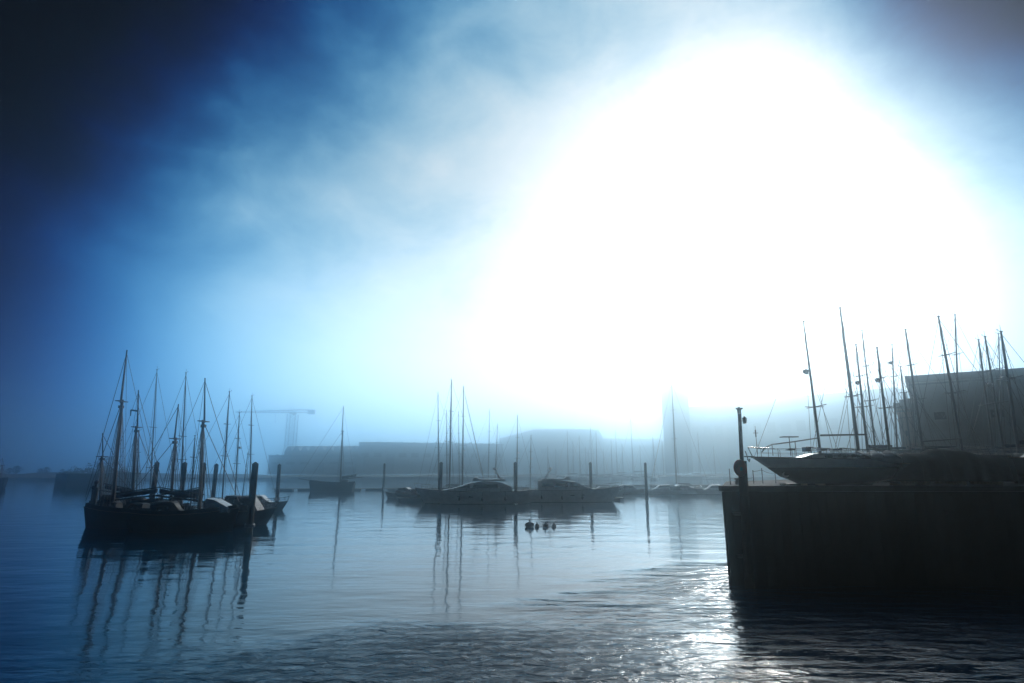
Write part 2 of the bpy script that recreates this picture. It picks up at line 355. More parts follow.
shed('assembly_hall', 'huge pale shipyard hall whose long roofline climbs behind the quay yachts', 'hall', G(692, 500), G(904, 372), 90, 58, 'flat', 'clad', 14, 3)
shed('boathouse', 'tall dark flat roofed boathouse at the right behind the leaning masts', 'boathouse', G(921, 98), G(921, 98) + Vector((48.0, -34.5, 0)), 45, 22.0, 'flat', 'clad', 8, 1, z0=QH)
shed('annex', 'lower narrow annex against the left end of the tall boathouse', 'annex', G(905, 106), G(905, 106) + Vector((3.5, -2.5, 0)), 20, 18.2, 'flat', 'brick', 2, 0, z0=QH)

tw = thing('tower_block', 'faint tall tower block almost lost in the fog behind the marina', 'tower block', (*(G(683, 560).xy * FAR * 0.725), 0.8), 0.12); tw.scale = (0.725, 0.725, 0.725)
b = MB(); b.box((0, 14, 60), (29, 28, 120)); b.build('wall', 'conc', tw)
b = MB(); b.box((0, 14, 120.7), (30, 29, 1.3)); b.box((3, 14, 123.2), (12, 11, 3.6)); b.tube((5, 14, 125), (5, 14, 128.5), 0.25); b.build('roof', 'roof', tw)
for fl in range(24):
    for k in range(5):
        b = MB(); b.box((-11 + k * 5.5, -0.03, 6 + fl * 4.8), (3.0, 0.1, 1.9)); b.build('window', 'glass', tw)

# hammerhead crane
Yc = 600; cb = G(288.5, Yc)
cr = thing('harbour_crane', 'tall hammerhead harbour crane fading into fog above the workshop roof', 'crane', (cb.x, Yc, 0.8))
zt = at(288, 414.5, Yc).z - 0.8; zb = at(288, 447, Yc).z - 0.8; zj = at(288, 412.5, Yc).z - 0.8; x0 = at(236, 414, Yc).x - cb.x; x1 = at(314, 414, Yc).x - cb.x
b = MB(); wd = 4.2
for sx in (-1, 1):
    for sy in (-1, 1): b.tube((sx * wd * 1.9, sy * wd * 1.9, 0), (sx * wd, sy * wd, zb), 0.4); b.tube((sx * wd, sy * wd, zb), (sx * wd, sy * wd, zt), 0.4)
k = 5
for i in range(k):
    za, zc_ = zb + (zt - zb) * i / k, zb + (zt - zb) * (i + 1) / k
    for s in (-1, 1):
        b.tube((-wd, s * wd, za), (wd, s * wd, zc_), 0.17); b.tube((wd, s * wd, za), (-wd, s * wd, zc_), 0.17)
        b.tube((s * wd, -wd, za), (s * wd, wd, zc_), 0.1); b.tube((-wd, s * wd, za), (wd, s * wd, za), 0.13)
for s in (-1, 1):
    for za in (3, 9): b.tube((-wd * 1.7, s * wd * 1.6, za), (wd * 1.4, s * wd * 1.3, za + 6), 0.22); b.tube((wd * 1.7, s * wd * 1.6, za), (-wd * 1.4, s * wd * 1.3, za + 6), 0.22)
b.build('tower', 'gsteel', cr)
b = MB()
for s in (-1.8, 1.8):
    b.tube((x0, s, zj), (x1, s, zj), 0.34); b.tube((x0, s, zj + 0.9), (-8, s, zj + 2.2), 0.28); b.tube((-8, s, zj + 2.2), (8, s, zj + 3.0), 0.28); b.tube((8, s, zj + 3.0), (x1, s, zj + 2.4), 0.28)
    n = 16
    for i in range(n):
        xa, xb = x0 + (x1 - x0) * i / n, x0 + (x1 - x0) * (i + 1) / n
        zu = lambda x: zj + (0.9 + 1.3 * (x - x0) / (-8 - x0) if x < -8 else 2.2 + 0.8 * (x + 8) / 16 if x < 8 else 3.0 - 0.6 * (x - 8) / (x1 - 8))
        b.tube((xa, s, zj), ((xa + xb) / 2, s, zu((xa + xb) / 2)), 0.14); b.tube(((xa + xb) / 2, s, zu((xa + xb) / 2)), (xb, s, zj), 0.14)
b.build('jib', 'gsteel', cr)
b = MB(); b.box((0, 0, zj - 0.9), (5.6, 5.6, 1.8)); b.build('slewing_ring', 'gsteel', cr)
b = MB(); b.box((x1 - 2.8, 0, zj + 0.6), (6.5, 4.6, 4.6)); b.build('counterweight', 'gsteel', cr)
b = MB(); b.box((2.5, -3, zj - 2.0), (2.4, 2.2, 2.4)); b.build('operator_cab', 'glass', cr)
b = MB(); b.tube((-18, 0, zj), (-18, 0, zj - 9), 0.12); b.box((-18, 0, zj - 9.6), (0.9, 0.7, 1.3)); b.build('hook_block', 'gsteel', cr)

# trees on the far left bank
def tree(label, x, y, z, h, seed):
    rnd = random.Random(seed); t = thing('bank_tree', label, 'tree', (x, y, z), 0, 'trees on the far left bank')
    b = MB(); b.tube((0, 0, -0.5), (0.2, 0, h * 0.45), h * 0.05, h * 0.03)
    for k in range(5):
        a = k * 1.3; b.tube((0.1, 0, h * (0.25 + 0.04 * k)), (math.cos(a) * h * 0.3, math.sin(a) * h * 0.3, h * (0.55 + 0.06 * k)), h * 0.02, h * 0.008, 5)
    b.build('trunk', 'bark', t)
    b = MB()
    for k in range(420):
        a, rr, zz = rnd.uniform(0, 6.28), math.sqrt(rnd.random()), rnd.random()
        rad = h * 0.42 * math.sin(math.pi * (0.12 + 0.8 * zz)) * (0.75 + 0.5 * noise.noise((math.cos(a) * 2 + seed, math.sin(a) * 2, zz * 3)))
        c = Vector((2.1 * rr * rad * math.cos(a), rr * rad * math.sin(a), h * (0.1 + 0.8 * zz))); s = h * rnd.uniform(0.03, 0.06)
        u = Vector((rnd.gauss(0, 1), rnd.gauss(0, 1), rnd.gauss(0, 1))).normalized(); v = u.orthogonal().normalized()
        b.add([c - u * s, c + v * s * 0.6, c + u * s, c - v * s * 0.6], [(0, 1, 2, 3)])
    b.build('crown', 'leaf', t)
words = ['leftmost of the bank trees', 'second bank tree from the left edge', 'third bank tree from the left edge', 'fourth bank tree from the left edge', 'bank tree just left of the dark jetty end', 'rightmost bank tree behind the ketch masts']
for i, (px, Y, h) in enumerate([(10, 300, 2.6), (17, 308, 3.7), (41, 302, 2.4), (47, 310, 3.1), (63, 305, 2.2), (108, 290, 7.5)]):
    p = G(px, Y); tree('dim round tree on the far shore, ' + words[i], p.x, p.y, 3.2, h * 1.25, 11 + i)
# dark jetty end with scrub beside the ketch
p0, p1 = G(69, 205), G(104, 215)
jt = thing('jetty', 'dark scrub topped jetty end beside the left hand ketch', 'jetty', (p0.x, p0.y, 0), math.atan2(p1.y - p0.y, p1.x - p0.x))
Lj = (p1 - p0).length
b = MB(); b.box((Lj / 2 + 6, 4, 1.9), (Lj + 12, 8, 4.8)); b.build('stone_wall', 'conc', jt)
b = MB(); rnd = random.Random(3)
for k in range(1400):
    x, y = rnd.uniform(0.4, Lj + 11), rnd.uniform(0.5, 7.5); hh = 3.4 * (0.55 + 0.9 * noise.noise((x * 0.3, y * 0.3, 8))) * min(1, x / 1.5 + 0.3)
    c = Vector((x, y, 4.2 + max(0.1, hh) * rnd.random())); s = rnd.uniform(0.15, 0.4)
    u = Vector((rnd.gauss(0, 1), rnd.gauss(0, 1), rnd.gauss(0, 1))).normalized(); v = u.orthogonal().normalized()
    b.add([c - u * s, c + v * s * 0.6, c + u * s, c - v * s * 0.6], [(0, 1, 2, 3)])
o = b.build('scrub', 'leaf', jt); o['kind'] = 'stuff'

# ------------------------------------------------------------------ boats
def smooth(x): x = max(0, min(1, x)); return x * x * (3 - 2 * x)
class Hull:
    def __init__(s, L, B, fb, draft, rake=0.8, stern=0.3, sheer=0.25, tw=0.6, full=2.2):
        s.L, s.B, s.fb, s.dr, s.rake, s.stern, s.sheer, s.tw, s.full = L, B, fb, draft, rake, stern, sheer, tw, full
    def half(s, t):
        if t < 0.42: return s.B / 2 * (s.tw + (1 - s.tw) * math.sin(math.pi / 2 * t / 0.42))
        return s.B / 2 * max(0.012, 1 - ((t - 0.42) / 0.58) ** s.full)
    def zs(s, t): return s.fb * (1 + s.sheer * (((t - 0.35) / 0.65) ** 2 if t > 0.35 else 0.35 * ((0.35 - t) / 0.35) ** 2))
    kp = 0.7
    def zk(s, t): return -s.dr * max(0.0, math.sin(math.pi * (0.1 + 0.86 * t))) ** s.kp
    def pt(s, t, k, side):
        z = s.zs(t) + (s.zk(t) - s.zs(t)) * k
        x = -s.L / 2 + s.L * t - s.rake * k * smooth((t - 0.6) / 0.4) + s.stern * k * smooth((0.25 - t) / 0.25)
        return (x, side * s.half(t) * (1 - k ** 2.8) ** 0.62, z)
    def kw(s, t, wl): return (s.zs(t) - wl) / (s.zs(t) - s.zk(t))
    def parts(s, root, top, bottom, deck, wl=0.05, n=22, m=6):
        b, c = MB(), MB(); rt, rb = [], []
        for i in range(n + 1):
            t = i / n; kw = min(0.97, s.kw(t, wl)); ks = [kw * j / m for j in range(m + 1)]
            rt.append([[s.pt(t, k, 1) for k in ks], [s.pt(t, k, -1) for k in ks]])
            kb = [kw + (1 - kw) * j / m for j in range(m + 1)]; rb.append([s.pt(t, k, 1) for k in kb] + [s.pt(t, k, -1) for k in kb[-2::-1]])
        b.loft([r[0] for r in rt], closed=False); b.loft([r[1] for r in rt], closed=False)
        r = rt[0]; b.add(r[0] + r[1][::-1], [tuple(range(2 * m + 2))]); r = rt[-1]; b.add(r[0] + r[1][::-1], [tuple(range(2 * m + 2))])
        h = b.build('hull', top, root, fix=True)
        c.loft(rb, closed=False); c.add(rb[0], [tuple(range(len(rb[0])))]); c.add(rb[-1], [tuple(range(len(rb[-1])))])
        c.build('bottom', bottom, root, fix=True)
        d = MB(); rings = []
        for i in range(n + 1):
            t = i / n; w = max(0.01, s.half(t) * 0.985); x = -s.L / 2 + s.L * t; rings.append([(x, -w, s.zs(t) - 0.06), (x, 0, s.zs(t) - 0.02 + 0.03 * w), (x, w, s.zs(t) - 0.06)])
        d.loft(rings, closed=False); d.build('deck', deck, root)
        e = MB()
        for sd in (-1, 1): e.path([Vector(s.pt(i / n, 0, sd)) for i in range(n + 1)], 0.035, 5)
        e.build('toe_rail', 'teak', h)
    def deckpt(s, x, y=0.0): t = (x + s.L / 2) / s.L; return Vector((x, y, s.zs(max(0, min(1, t)))))

def coach(root, H, x0, x1, w, h, material='gel', win=True, name='cabin'):
    b = MB(); rings = []; z = H.deckpt((x0 + x1) / 2).z - 0.06; n = 8
    for i in range(n + 1):
        t = i / n; x = x0 + (x1 - x0) * t; hh = h * (0.25 + 0.75 * smooth((1 - t) / 0.35)) * (0.9 + 0.1 * smooth(t / 0.1)); ww = w * (1 - 0.35 * t * t)
        rings.append([(x, -ww / 2, z), (x, -ww / 2 * 0.9, z + hh * 0.8), (x, -ww / 2 * 0.7, z + hh), (x, ww / 2 * 0.7, z + hh), (x, ww / 2 * 0.9, z + hh * 0.8), (x, ww / 2, z)])
    b.loft(rings, closed=True, caps=True, sm=False); c = b.build(name, material, root)
    if win:
        for k in range(3):
            b = MB(); x = x0 + (x1 - x0) * (0.14 + 0.2 * k); ww = w * (1 - 0.35 * ((x - x0) / (x1 - x0)) ** 2)
            for s in (-1, 1): b.box((x, s * ww / 2 * 0.955, z + h * 0.42), ((x1 - x0) * 0.13, 0.05, h * 0.34))
            b.build('window', 'glass', c)
    return c

def mast(root, H, base, top, r, bow, stern, mm='alu', spreaders=(0.45, 0.72), radar=None, boom=None, furl=None, stays=True, wr=0.016, furled=False, finial=True):
    """base and top are local; bow / stern are local x where the stays meet the deck"""
    base, top = Vector(base), Vector(top); d = top - base; Lm = d.length; w = H.half((base.x + H.L / 2) / H.L) if H else 1.2
    b = MB(); b.tube(base - d.normalized() * 0.4, base + d * 0.6, r, r * 0.92, 8); b.tube(base + d * 0.6, top, r * 0.92, r * 0.55, 8)
    mo = b.build('mast', mm, root)
    if spreaders:
        b = MB()
        for k, f in enumerate(spreaders):
            p = base + d * f; l = w * (0.85 - 0.2 * k)
            for s in (-1, 1): b.tube(p, p + Vector((-0.12, s * l, 0.05)), 0.035, 0.025, 5); b.tube(p, p + Vector((s * l * 0.5, -0.02, 0.02)), 0.03, 0.02, 5)
        b.build('spreader', mm, mo)
    if finial:
        b = MB(); b.tube(top, top + Vector((0, 0, 0.55)), 0.018, 0.012, 5); b.tube(top + Vector((0, 0, 0.06)), top + Vector((0.25, 0, 0.14)), 0.012, n=5); b.box(top + Vector((0.26, 0, 0.18)), (0.1, 0.02, 0.06)); b.box(top + Vector((-0.02, 0, 0.04)), (0.16, 0.12, 0.08)); b.build('wind_vane', 'wire', mo)
    if radar:
        p = base + d * radar; b = MB(); b.ball(p + Vector((0.27, 0, 0.02)), 0.2, sq=(1, 1, 0.85)); b.box(p + Vector((0.12, 0, -0.15)), (0.3, 0.12, 0.06)); b.build('radar_dome', 'gel', mo)
    if boom:
        lb, zb, dz = boom; p0 = base + Vector((-r * 1.5 * (1 if lb > 0 else -1), 0, zb)); p1 = p0 + Vector((-lb, 0, dz)); b = MB(); b.tube(p0, p1, r * 0.75, r * 0.65, 7); bo = b.build('boom', mm, root)
        if furl:
            b = MB(); rings = []; n = 10
            for i in range(n + 1):
                c = p0.lerp(p1, 0.03 + 0.9 * i / n) + Vector((0, 0, 0.1 + r)); rr = furl * (1.2 - 0.6 * i / n) * (0.85 + 0.3 * noise.noise((i * 1.3, root.location.x, 1)))
                rings.append([c + Vector((0, math.cos(a) * rr * 0.7, math.sin(a) * rr)) for a in [2 * math.pi * q / 8 for q in range(8)]])
            b.loft(rings, caps=True); b.build('sail_cover', 'canvas', bo)
    if stays and H:
        b = MB(); pb, ps = H.deckpt(bow), H.deckpt(stern); hi = base + d * 0.985
        b.tube(hi, pb, wr, n=4, caps=False); b.tube(hi, ps, wr, n=4, caps=False)
        for s in (-1, 1):
            cp = Vector((base.x - 0.1, s * w * 0.95, H.deckpt(base.x).z))
            b.tube(hi, cp, wr, n=4, caps=False); b.tube(base + d * 0.6, cp + Vector((-0.4, 0, 0)), wr, n=4, caps=False)
        b.build('rigging', 'wire', root)
        if furled:
            b = MB(); b.tube(hi.lerp(pb, 0.06), hi.lerp(pb, 0.93), 0.05, 0.1, 7); b.build('furled_sail', 'sail', root)
    return mo

def rails(root, H, bowpul=True, wr=0.014, h=0.6):
    b = MB(); n = 9
    for s in (-1, 1):
        pts = []
        for i in range(n + 1):
            t = 0.04 + 0.9 * i / n; p = Vector((-H.L / 2 + H.L * t, s * H.half(t) * 0.95, H.zs(t))); b.tube(p, p + Vector((0, 0, h)), wr * 1.2, n=5); pts.append(p + Vector((0, 0, h)))
        b.path(pts, wr, 4); b.path([p - Vector((0, 0, h * 0.5)) for p in pts], wr * 0.8, 4)
    b.build('guard_rail', 'steel', root)
    b = MB(); t = 0.86
    pts = [Vector((-H.L / 2 + H.L * t, s * H.half(t), H.zs(t) + h)) for s in (-1, 1)]; tip = Vector((H.L / 2 + 0.15, 0, H.zs(1) + h + 0.05))
    b.path([pts[0], tip - Vector((0.25, 0.18, 0)), tip, tip - Vector((0.25, -0.18, 0)), pts[1]], wr * 1.8, 6); b.tube(tip, H.deckpt(H.L / 2 - 0.1), wr * 1.8, n=6)
    b.build('pulpit', 'steel', root)

def frame_local(root):
    m = Matrix.Translation(root.location) @ Matrix.Rotation(root.rotation_euler.z, 4, 'Z'); inv = m.inverted(); return lambda p: inv @ Vector(p)

def yacht(label, base, top, Y, L=10.5, rz=0.0, z0=0.0, top_mat='gel', pos=0.1, lift=0.0, radar=None, boom=3.6, furl=0.16, r=0.085, extra=(), name='sailing_yacht', group=None, spreaders=(0.45, 0.72), furled=False, fb=1.05, mm='alu', wr=0.016, keel=False, cat='yacht', cabin='gel'):
    """a sailing yacht whose mast runs through the two photo points at distance Y"""
    B = L * 0.3; H = Hull(L, B, fb, 0.55, rake=L * 0.09, stern=-L * 0.02, sheer=0.28, tw=0.62)
    P0, P1 = at(*base, Y), at(*top, Y); dr = (P1 - P0).normalized(); zd = z0 + lift + fb
    Pb = P0 + dr * ((zd - P0.z) / dr.z)
    off = Matrix.Rotation(rz, 3, 'Z') @ Vector((L * pos, 0, 0))
    t = thing(name, label, cat, (Pb.x - off.x, Pb.y - off.y, z0), rz, group); loc = frame_local(t)
    H.parts(t, top_mat, 'foul', 'deck')
    coach(t, H, -L * 0.22, L * 0.27, B * 0.62, 0.42, cabin)
    rails(t, H)
    lb = loc(Pb) - Vector((0, 0, lift)); lt = loc(P1) - Vector((0, 0, lift))
    mast(t, H, lb, lt, r, L / 2 - 0.15, -L / 2 + 0.15, mm, spreaders, radar, (boom, 0.9, 0.1) if boom else None, furl, wr=wr, furled=furled)
    for (eb, et, er) in extra:
        Q0, Q1 = at(*eb, Y), at(*et, Y); dq = (Q1 - Q0).normalized(); Qb = Q0 + dq * ((zd - Q0.z) / dq.z)
        mast(t, H, loc(Qb) - Vector((0, 0, lift)), loc(Q1) - Vector((0, 0, lift)), er, L * 0.2, -L / 2 + 0.1, mm, (0.6,), None, (2.2, 0.8, 0.1), 0.12, wr=wr)
    if lift:                       # ashore: raise every part above the yard and stand it on its keel
        for ch in t.children: ch.location.z += lift
        b = MB(); hgt = lift - 0.45
        b.side([(-L * 0.14, 0), (L * 0.08, 0), (L * 0.13, hgt), (-L * 0.12, hgt)], -0.11, 0.11); b.build('keel', 'foul', t)
        b = MB()
        b.side([(-L * 0.44, 0.25), (-L * 0.40, 0.25), (-L * 0.385, lift + 0.1), (-L * 0.44, lift + 0.1)], -0.05, 0.05); b.build('rudder', 'foul', t)
    return t, H

# ---- the old ketches and the raft of boats on the left
def ketch(label, px0, px1, Y, masts, bow_left, fb, name='gaff_ketch', group=None, hm_='black', bowsprit=2.5, deckhouse=(), bulwark=0.5, r=0.16):
    A, Bp = G(px0, Y), G(px1, Y); L = Bp.x - A.x; rz = math.pi if bow_left else 0.0
    t = thing(name, label, 'sailing boat', ((A.x + Bp.x) / 2, Y, 0), rz, group); loc = frame_local(t)
    H = Hull(L, L * 0.27, fb, 0.9, rake=L * 0.05, stern=L * 0.04, sheer=0.35, tw=0.55, full=2.6); H.parts(t, hm_, 'foul', 'teak')
    b = MB()
    for s in (-1, 1):
        rings = []
        for i in range(23):
            tt = 0.02 + 0.96 * i / 22; p = Vector((-L / 2 + L * tt, s * H.half(tt) * 0.97, H.zs(tt) - 0.02)); rings.append([p, p + Vector((0, s * 0.04, bulwark)), p + Vector((0, -s * 0.06, bulwark)), p + Vector((0, -s * 0.1, 0))])
        b.loft(rings, sm=False, caps=True)
    b.build('bulwark', hm_, t)
    for (x0, x1, w, h) in deckhouse:
        coach(t, H, x0 * L, x1 * L, w * L * 0.27, h, 'spar', True, 'deckhouse')
    if bowsprit:
        p = H.deckpt(L / 2 - 1.2) + Vector((0, 0, 0.3)); b = MB(); b.tube(p, p + Vector((bowsprit + 1.2, 0, bowsprit * 0.22)), 0.12, 0.07); b.build('bowsprit', 'spar', t)
    for j, (bs, tp, gaff) in enumerate(masts):
        P0, P1 = at(*bs, Y), at(*tp, Y); dr = (P1 - P0).normalized(); Pb = P0 + dr * ((fb - P0.z) / dr.z); lb, lt = loc(Pb), loc(P1); d = lt - lb; rr = r * (1 if j == 0 else 0.8)
        b = MB(); b.tube(lb, lb + d * 0.68, rr, rr * 0.8, 9); b.tube(lb + d * 0.66 + Vector((0.14, 0, 0)), lt, rr * 0.6, rr * 0.35, 8); mo = b.build('mast', 'spar', t)
        b = MB(); p = lb + d * 0.67; b.box(p + Vector((0.06, 0, 0)), (0.55, 1.5, 0.09)); b.box(p - d * 0.035 + Vector((0.06, 0, 0)), (0.42, 0.4, 0.3)); b.build('crosstree', 'spar', mo)
        if gaff:
            gl, bl = gaff; b = MB(); b.tube(lb + Vector((-rr, 0, 1.3)), lb + Vector((-bl, 0, 1.9)), 0.11, 0.08); b.build('boom', 'spar', t)
            b = MB(); b.tube(lb + Vector((-rr, 0, 2.0)), lb + Vector((-gl, 0, 2.7)), 0.08, 0.06); b.build('gaff', 'spar', t)
            b = MB(); rings = []
            for i in range(11):
                c = (lb + Vector((-0.3, 0, 1.7))).lerp(lb + Vector((-gl * 0.95, 0, 2.3)), i / 10); q = 0.26 * (0.8 + 0.5 * noise.noise((i * 0.9, L, j)))
                rings.append([c + Vector((0, math.cos(a) * q * 0.7, math.sin(a) * q * 1.2)) for a in [math.pi * k / 4 for k in range(8)]])
            b.loft(rings, caps=True); b.build('stowed_sail', 'canvas', t)
        b = MB(); w = H.half((lb.x + L / 2) / L); z = H.deckpt(lb.x).z + bulwark; cap = lb + d * 0.67
        for s in (-1, 1):
            for k in range(4): b.tube(cap, (lb.x - 0.6 + 0.4 * k, s * w, z), 0.03, n=4, caps=False)
            for k in range(9):
                f = 0.06 + 0.08 * k; b.tube(Vector((lb.x - 0.6, s * w, z)).lerp(cap, f), Vector((lb.x + 0.6, s * w, z)).lerp(cap, f), 0.012, n=4, caps=False)
            b.tube(lt - d * 0.02, (lb.x - 0.5, s * w, z), 0.018, n=4, caps=False)
        fx = L / 2 + (bowsprit if j == 0 else -L * 0.35); zf = H.deckpt(min(fx, L / 2)).z + 0.6
        b.tube(cap, (min(fx, L / 2 - 0.1), 0, zf), 0.035, n=4, caps=False); b.tube(lt - d * 0.02, (fx, 0, zf + (0.4 if j == 0 else 0)), 0.03, n=4, caps=False)
        b.tube(lt - d * 0.02, (max(-L / 2, lb.x - L * 0.45), 0, H.deckpt(max(-L / 2, lb.x - L * 0.45)).z + 0.4), 0.02, n=4, caps=False)
        b.build('rigging', 'wire', t)
    return t, H

t1, H1 = ketch('big dark two masted gaff ketch with the thick tallest mast at the far left', 90, 196, 66, [((114, 487), (127, 350), (5.0, 5.8)), ((172, 484), (178.5, 404), (3.2, 3.6))], True, 1.65, bowsprit=0, deckhouse=((-0.34, -0.12, 0.6, 1.3), (-0.08, 0.1, 0.5, 1.0), (0.17, 0.34, 0.4, 0.9)), r=0.2, bulwark=0.5)
for k, (px, hh) in enumerate([(93, 1.3), (97, 1.9), (100.5, 1.1)]):     # deck gear at the bow
    b = MB(); loc = frame_local(t1); q = loc(at(px, 480, 66)); b.tube((q.x, 0.3 * k - 0.3, 2.5), (q.x, 0.3 * k - 0.3, 3.2 + hh), 0.14, 0.1); b.ball((q.x, 0.3 * k - 0.3, 3.0 + hh), 0.22); b.build('mooring_bitt' if k else 'windlass', 'gsteel', t1)
t2, H2 = ketch('black cutter with its bow to the right and one solid pole mast nearest the water', 138, 243.5, 62, [((200, 492), (205, 378), (4.6, 5.2))], False, 1.75, name='gaff_cutter', bowsprit=0, deckhouse=((-0.3, -0.02, 0.5, 1.3),), r=0.17, bulwark=0.4)
b = MB(); q = frame_local(t2)(at(221, 490, 62)); b.side([(q.x - 1.3, 1.9), (q.x + 1.3, 1.95), (q.x + 1.2, 2.5), (q.x - 0.2, 3.2), (q.x - 1.1, 3.35)], -0.8, 0.8); b.build('hatch_cover', 'gel', t2)
t3, H3 = ketch('dark ketch moored inside the raft with a stub gaff on its main mast', 97, 168, 74, [((133, 482), (138.5, 390), (3.8, 4.2)), ((101, 479), (102.5, 433), None)], False, 1.8, bowsprit=0, deckhouse=((-0.35, -0.1, 0.5, 1.4), (0.05, 0.3, 0.5, 0.9)), r=0.18)
b = MB(); loc = frame_local(t3); pp = [loc(at(137.6, 411, 74)), loc(at(131, 410, 74)), loc(at(130.4, 416, 74))]; b.tube(pp[0], pp[1], 0.12, 0.1); b.tube(pp[1], pp[2], 0.1, 0.06); b.build('davit_arm', 'spar', t3)
rl = 'boats rafted in the left hand berth'
yacht('yacht with a short bare mast between the first tall masts of the raft', (137, 480), (139, 431), 79, 8.5, 0.05, top_mat='navy', r=0.1, boom=2.6, group=rl)
yacht('slim yacht with a twin spreader mast rising behind the dark ketches', (150.5, 480), (157, 370), 82, 11, 0.1, top_mat='navy', spreaders=(0.28, 0.57), group=rl, r=0.08, wr=0.02)
yacht('yacht with a needle thin topmast left of the cutter pole mast', (181, 482), (186, 373), 80, 11, -0.05, top_mat='navy', spreaders=(0.35, 0.52), r=0.1, group=rl, mm='spar', wr=0.02)
yacht('small yacht whose short dark mast stands just left of the cutter mast', (191.5, 490), (195, 436), 71, 8, 0.1, top_mat='navy', boom=2.4, group=rl, mm='spar')
yacht('yacht with a clean tall mast and slanting stays right of the cutter mast', (223.5, 480), (229.5, 392), 76, 10.5, 0.15, top_mat='gel', group=rl, r=0.1, wr=0.02)
yacht('yacht with a radar dome halfway up its mast at the right of the raft', (236, 480), (239.5, 413), 84, 9.5, 0.1, radar=0.62, r=0.1, group=rl)
yacht('rightmost mast of the raft on a pale yacht with a plain tall mast', (250, 480), (252, 396), 90, 10.5, 0.12, group=rl, r=0.1, wr=0.02)
# motor cruiser behind the cutter bow
A, Bq = G(222, 68), G(277, 68); Lc = Bq.x - A.x
mc = thing('motor_cruiser', 'motor cruiser with a long windscreen tucked behind the black cutter bow', 'motor cruiser', ((A.x + Bq.x) / 2, 69, 0), 0)
Hc = Hull(Lc, Lc * 0.32, 1.5, 0.5, rake=1.1, stern=0.1, sheer=0.3, tw=0.85); Hc.parts(mc, 'navy', 'foul', 'deck'); rails(mc, Hc)
b = MB(); b.side([(-Lc * 0.42, 1.5), (Lc * 0.22, 1.6), (Lc * 0.16, 2.2), (Lc * 0.04, 3.2), (-Lc * 0.38, 3.3)], -0.95, 0.95); cbn = b.build('cabin', 'gsteel', mc)
b = MB(); b.side([(-Lc * 0.36, 2.3), (Lc * 0.115, 2.3), (Lc * 0.03, 3.0), (-Lc * 0.36, 3.05)], -0.96, 0.96); b.build('window', 'glass', cbn)
b = MB(); q = frame_local(mc)(at(243, 490, 69)); b.tube((q.x, 0, 3.2), (q.x + 0.15, 0, at(244, 452, 69).z), 0.06, 0.03); b.build('signal_mast', 'alu', mc)

# piles
def pile(label, px, ytop, Y, r, group='mooring piles across the basin', cap=True):
    p = at(px, ytop, Y); t = thing('mooring_pile', label, 'pile', (p.x, p.y, 0), 0, group)
    t.rotation_euler = (R(0.9 * math.sin(px * 1.7)), R(0.8 * math.sin(px * 2.9)), px)
    b = MB(); b.tube((0, 0, -0.8), (0, 0, p.z), r * 1.06, r * 0.97, 14); b.build('shaft', 'pile', t)
    b = MB(); b.tube((0, 0, p.z + 0.003), (0, 0, p.z + 0.22), r * 1.02, 0.06, 14); b.build('cap', 'rub', t)
    b = MB(); n = 14
    rings = [[(rr * math.cos(2 * math.pi * k / n), rr * math.sin(2 * math.pi * k / n), z) for k in range(n)] for rr, z in ((r * 1.02, 0.5), (r * 1.5, 0.5), (r * 1.5, 0.85), (r * 1.02, 0.85))]
    b.loft(rings); b.build('pile_guide', 'gsteel', t)
pile('thick black pile closest to the camera, beyond the black cutter bow', 255.5, 464, 61, 0.33)
pile('pile among the raft left of the needle thin topmast', 157, 463, 76, 0.3)
pile('pile just right of the needle thin topmast in the raft', 185, 463.5, 77, 0.3)
pile('pile hard beside the cutter pole mast', 204.5, 464, 78, 0.28)
pile('pile between cutter mast and the clean tall mast', 216.5, 465, 86, 0.3)
pile('lone pile at the left end of the long pontoon', 280, 465, 110, 0.33)
pile('slim pile alone in mid basin right of the distant old cutter', 384.5, 464, 158, 0.3)
pile('pile in front of the left motor yacht bow', 440.5, 463, 108, 0.34)
pile('pile between the two big motor yachts', 515.5, 463, 108, 0.32)
pile('pile behind the right motor yacht foredeck', 590.5, 463, 118, 0.3)
pile('faint pile on open water left of the quay', 645, 463.5, 112, 0.26)

# pontoons
def pontoon(label, p, q, w=2.4, group='marina pontoons', name='pontoon'):
    d = q - p; t = thing(name, label, 'pontoon', (p.x, p.y, 0), math.atan2(d.y, d.x), group); L = d.length
    b = MB(); b.box((L / 2, 0, 0.52), (L, w, 0.16)); b.build('walkway', 'dock', t)
    b = MB(); n = max(2, int(L / 6))
    for i in range(n): b.box((L * (i + 0.5) / n, 0, 0.12), (L / n * 0.75, w * 0.86, 0.62))
    o = b.build('float', 'rub', t); return t
pontoon('long low pontoon crossing the middle of the basin', G(275, 168), G(452, 172), 2.4)
pontoon('pontoon under the raft of old boats at left', G(104, 72.5), G(281, 104), 2.2)
pontoon('pontoon behind the two big motor yachts', G(398, 119), G(622, 119), 2.2)
pontoon('farther pontoon at the foot of the tower block', G(560, 152), G(736, 150), 2.6)
pontoon('faintest pontoon along the back of the marina', G(540, 205), G(735, 205), 2.6)

# old cutter alone in mid basin
ketch('old dark cutter moored alone on the long pontoon with a short topmast', 310, 356, 163, [((340.5, 482), (343.5, 406), (4.5, 6.0))], True, 2.0, name='gaff_cutter', bowsprit=3, deckhouse=((-0.35, -0.15, 0.5, 1.2),), r=0.24)

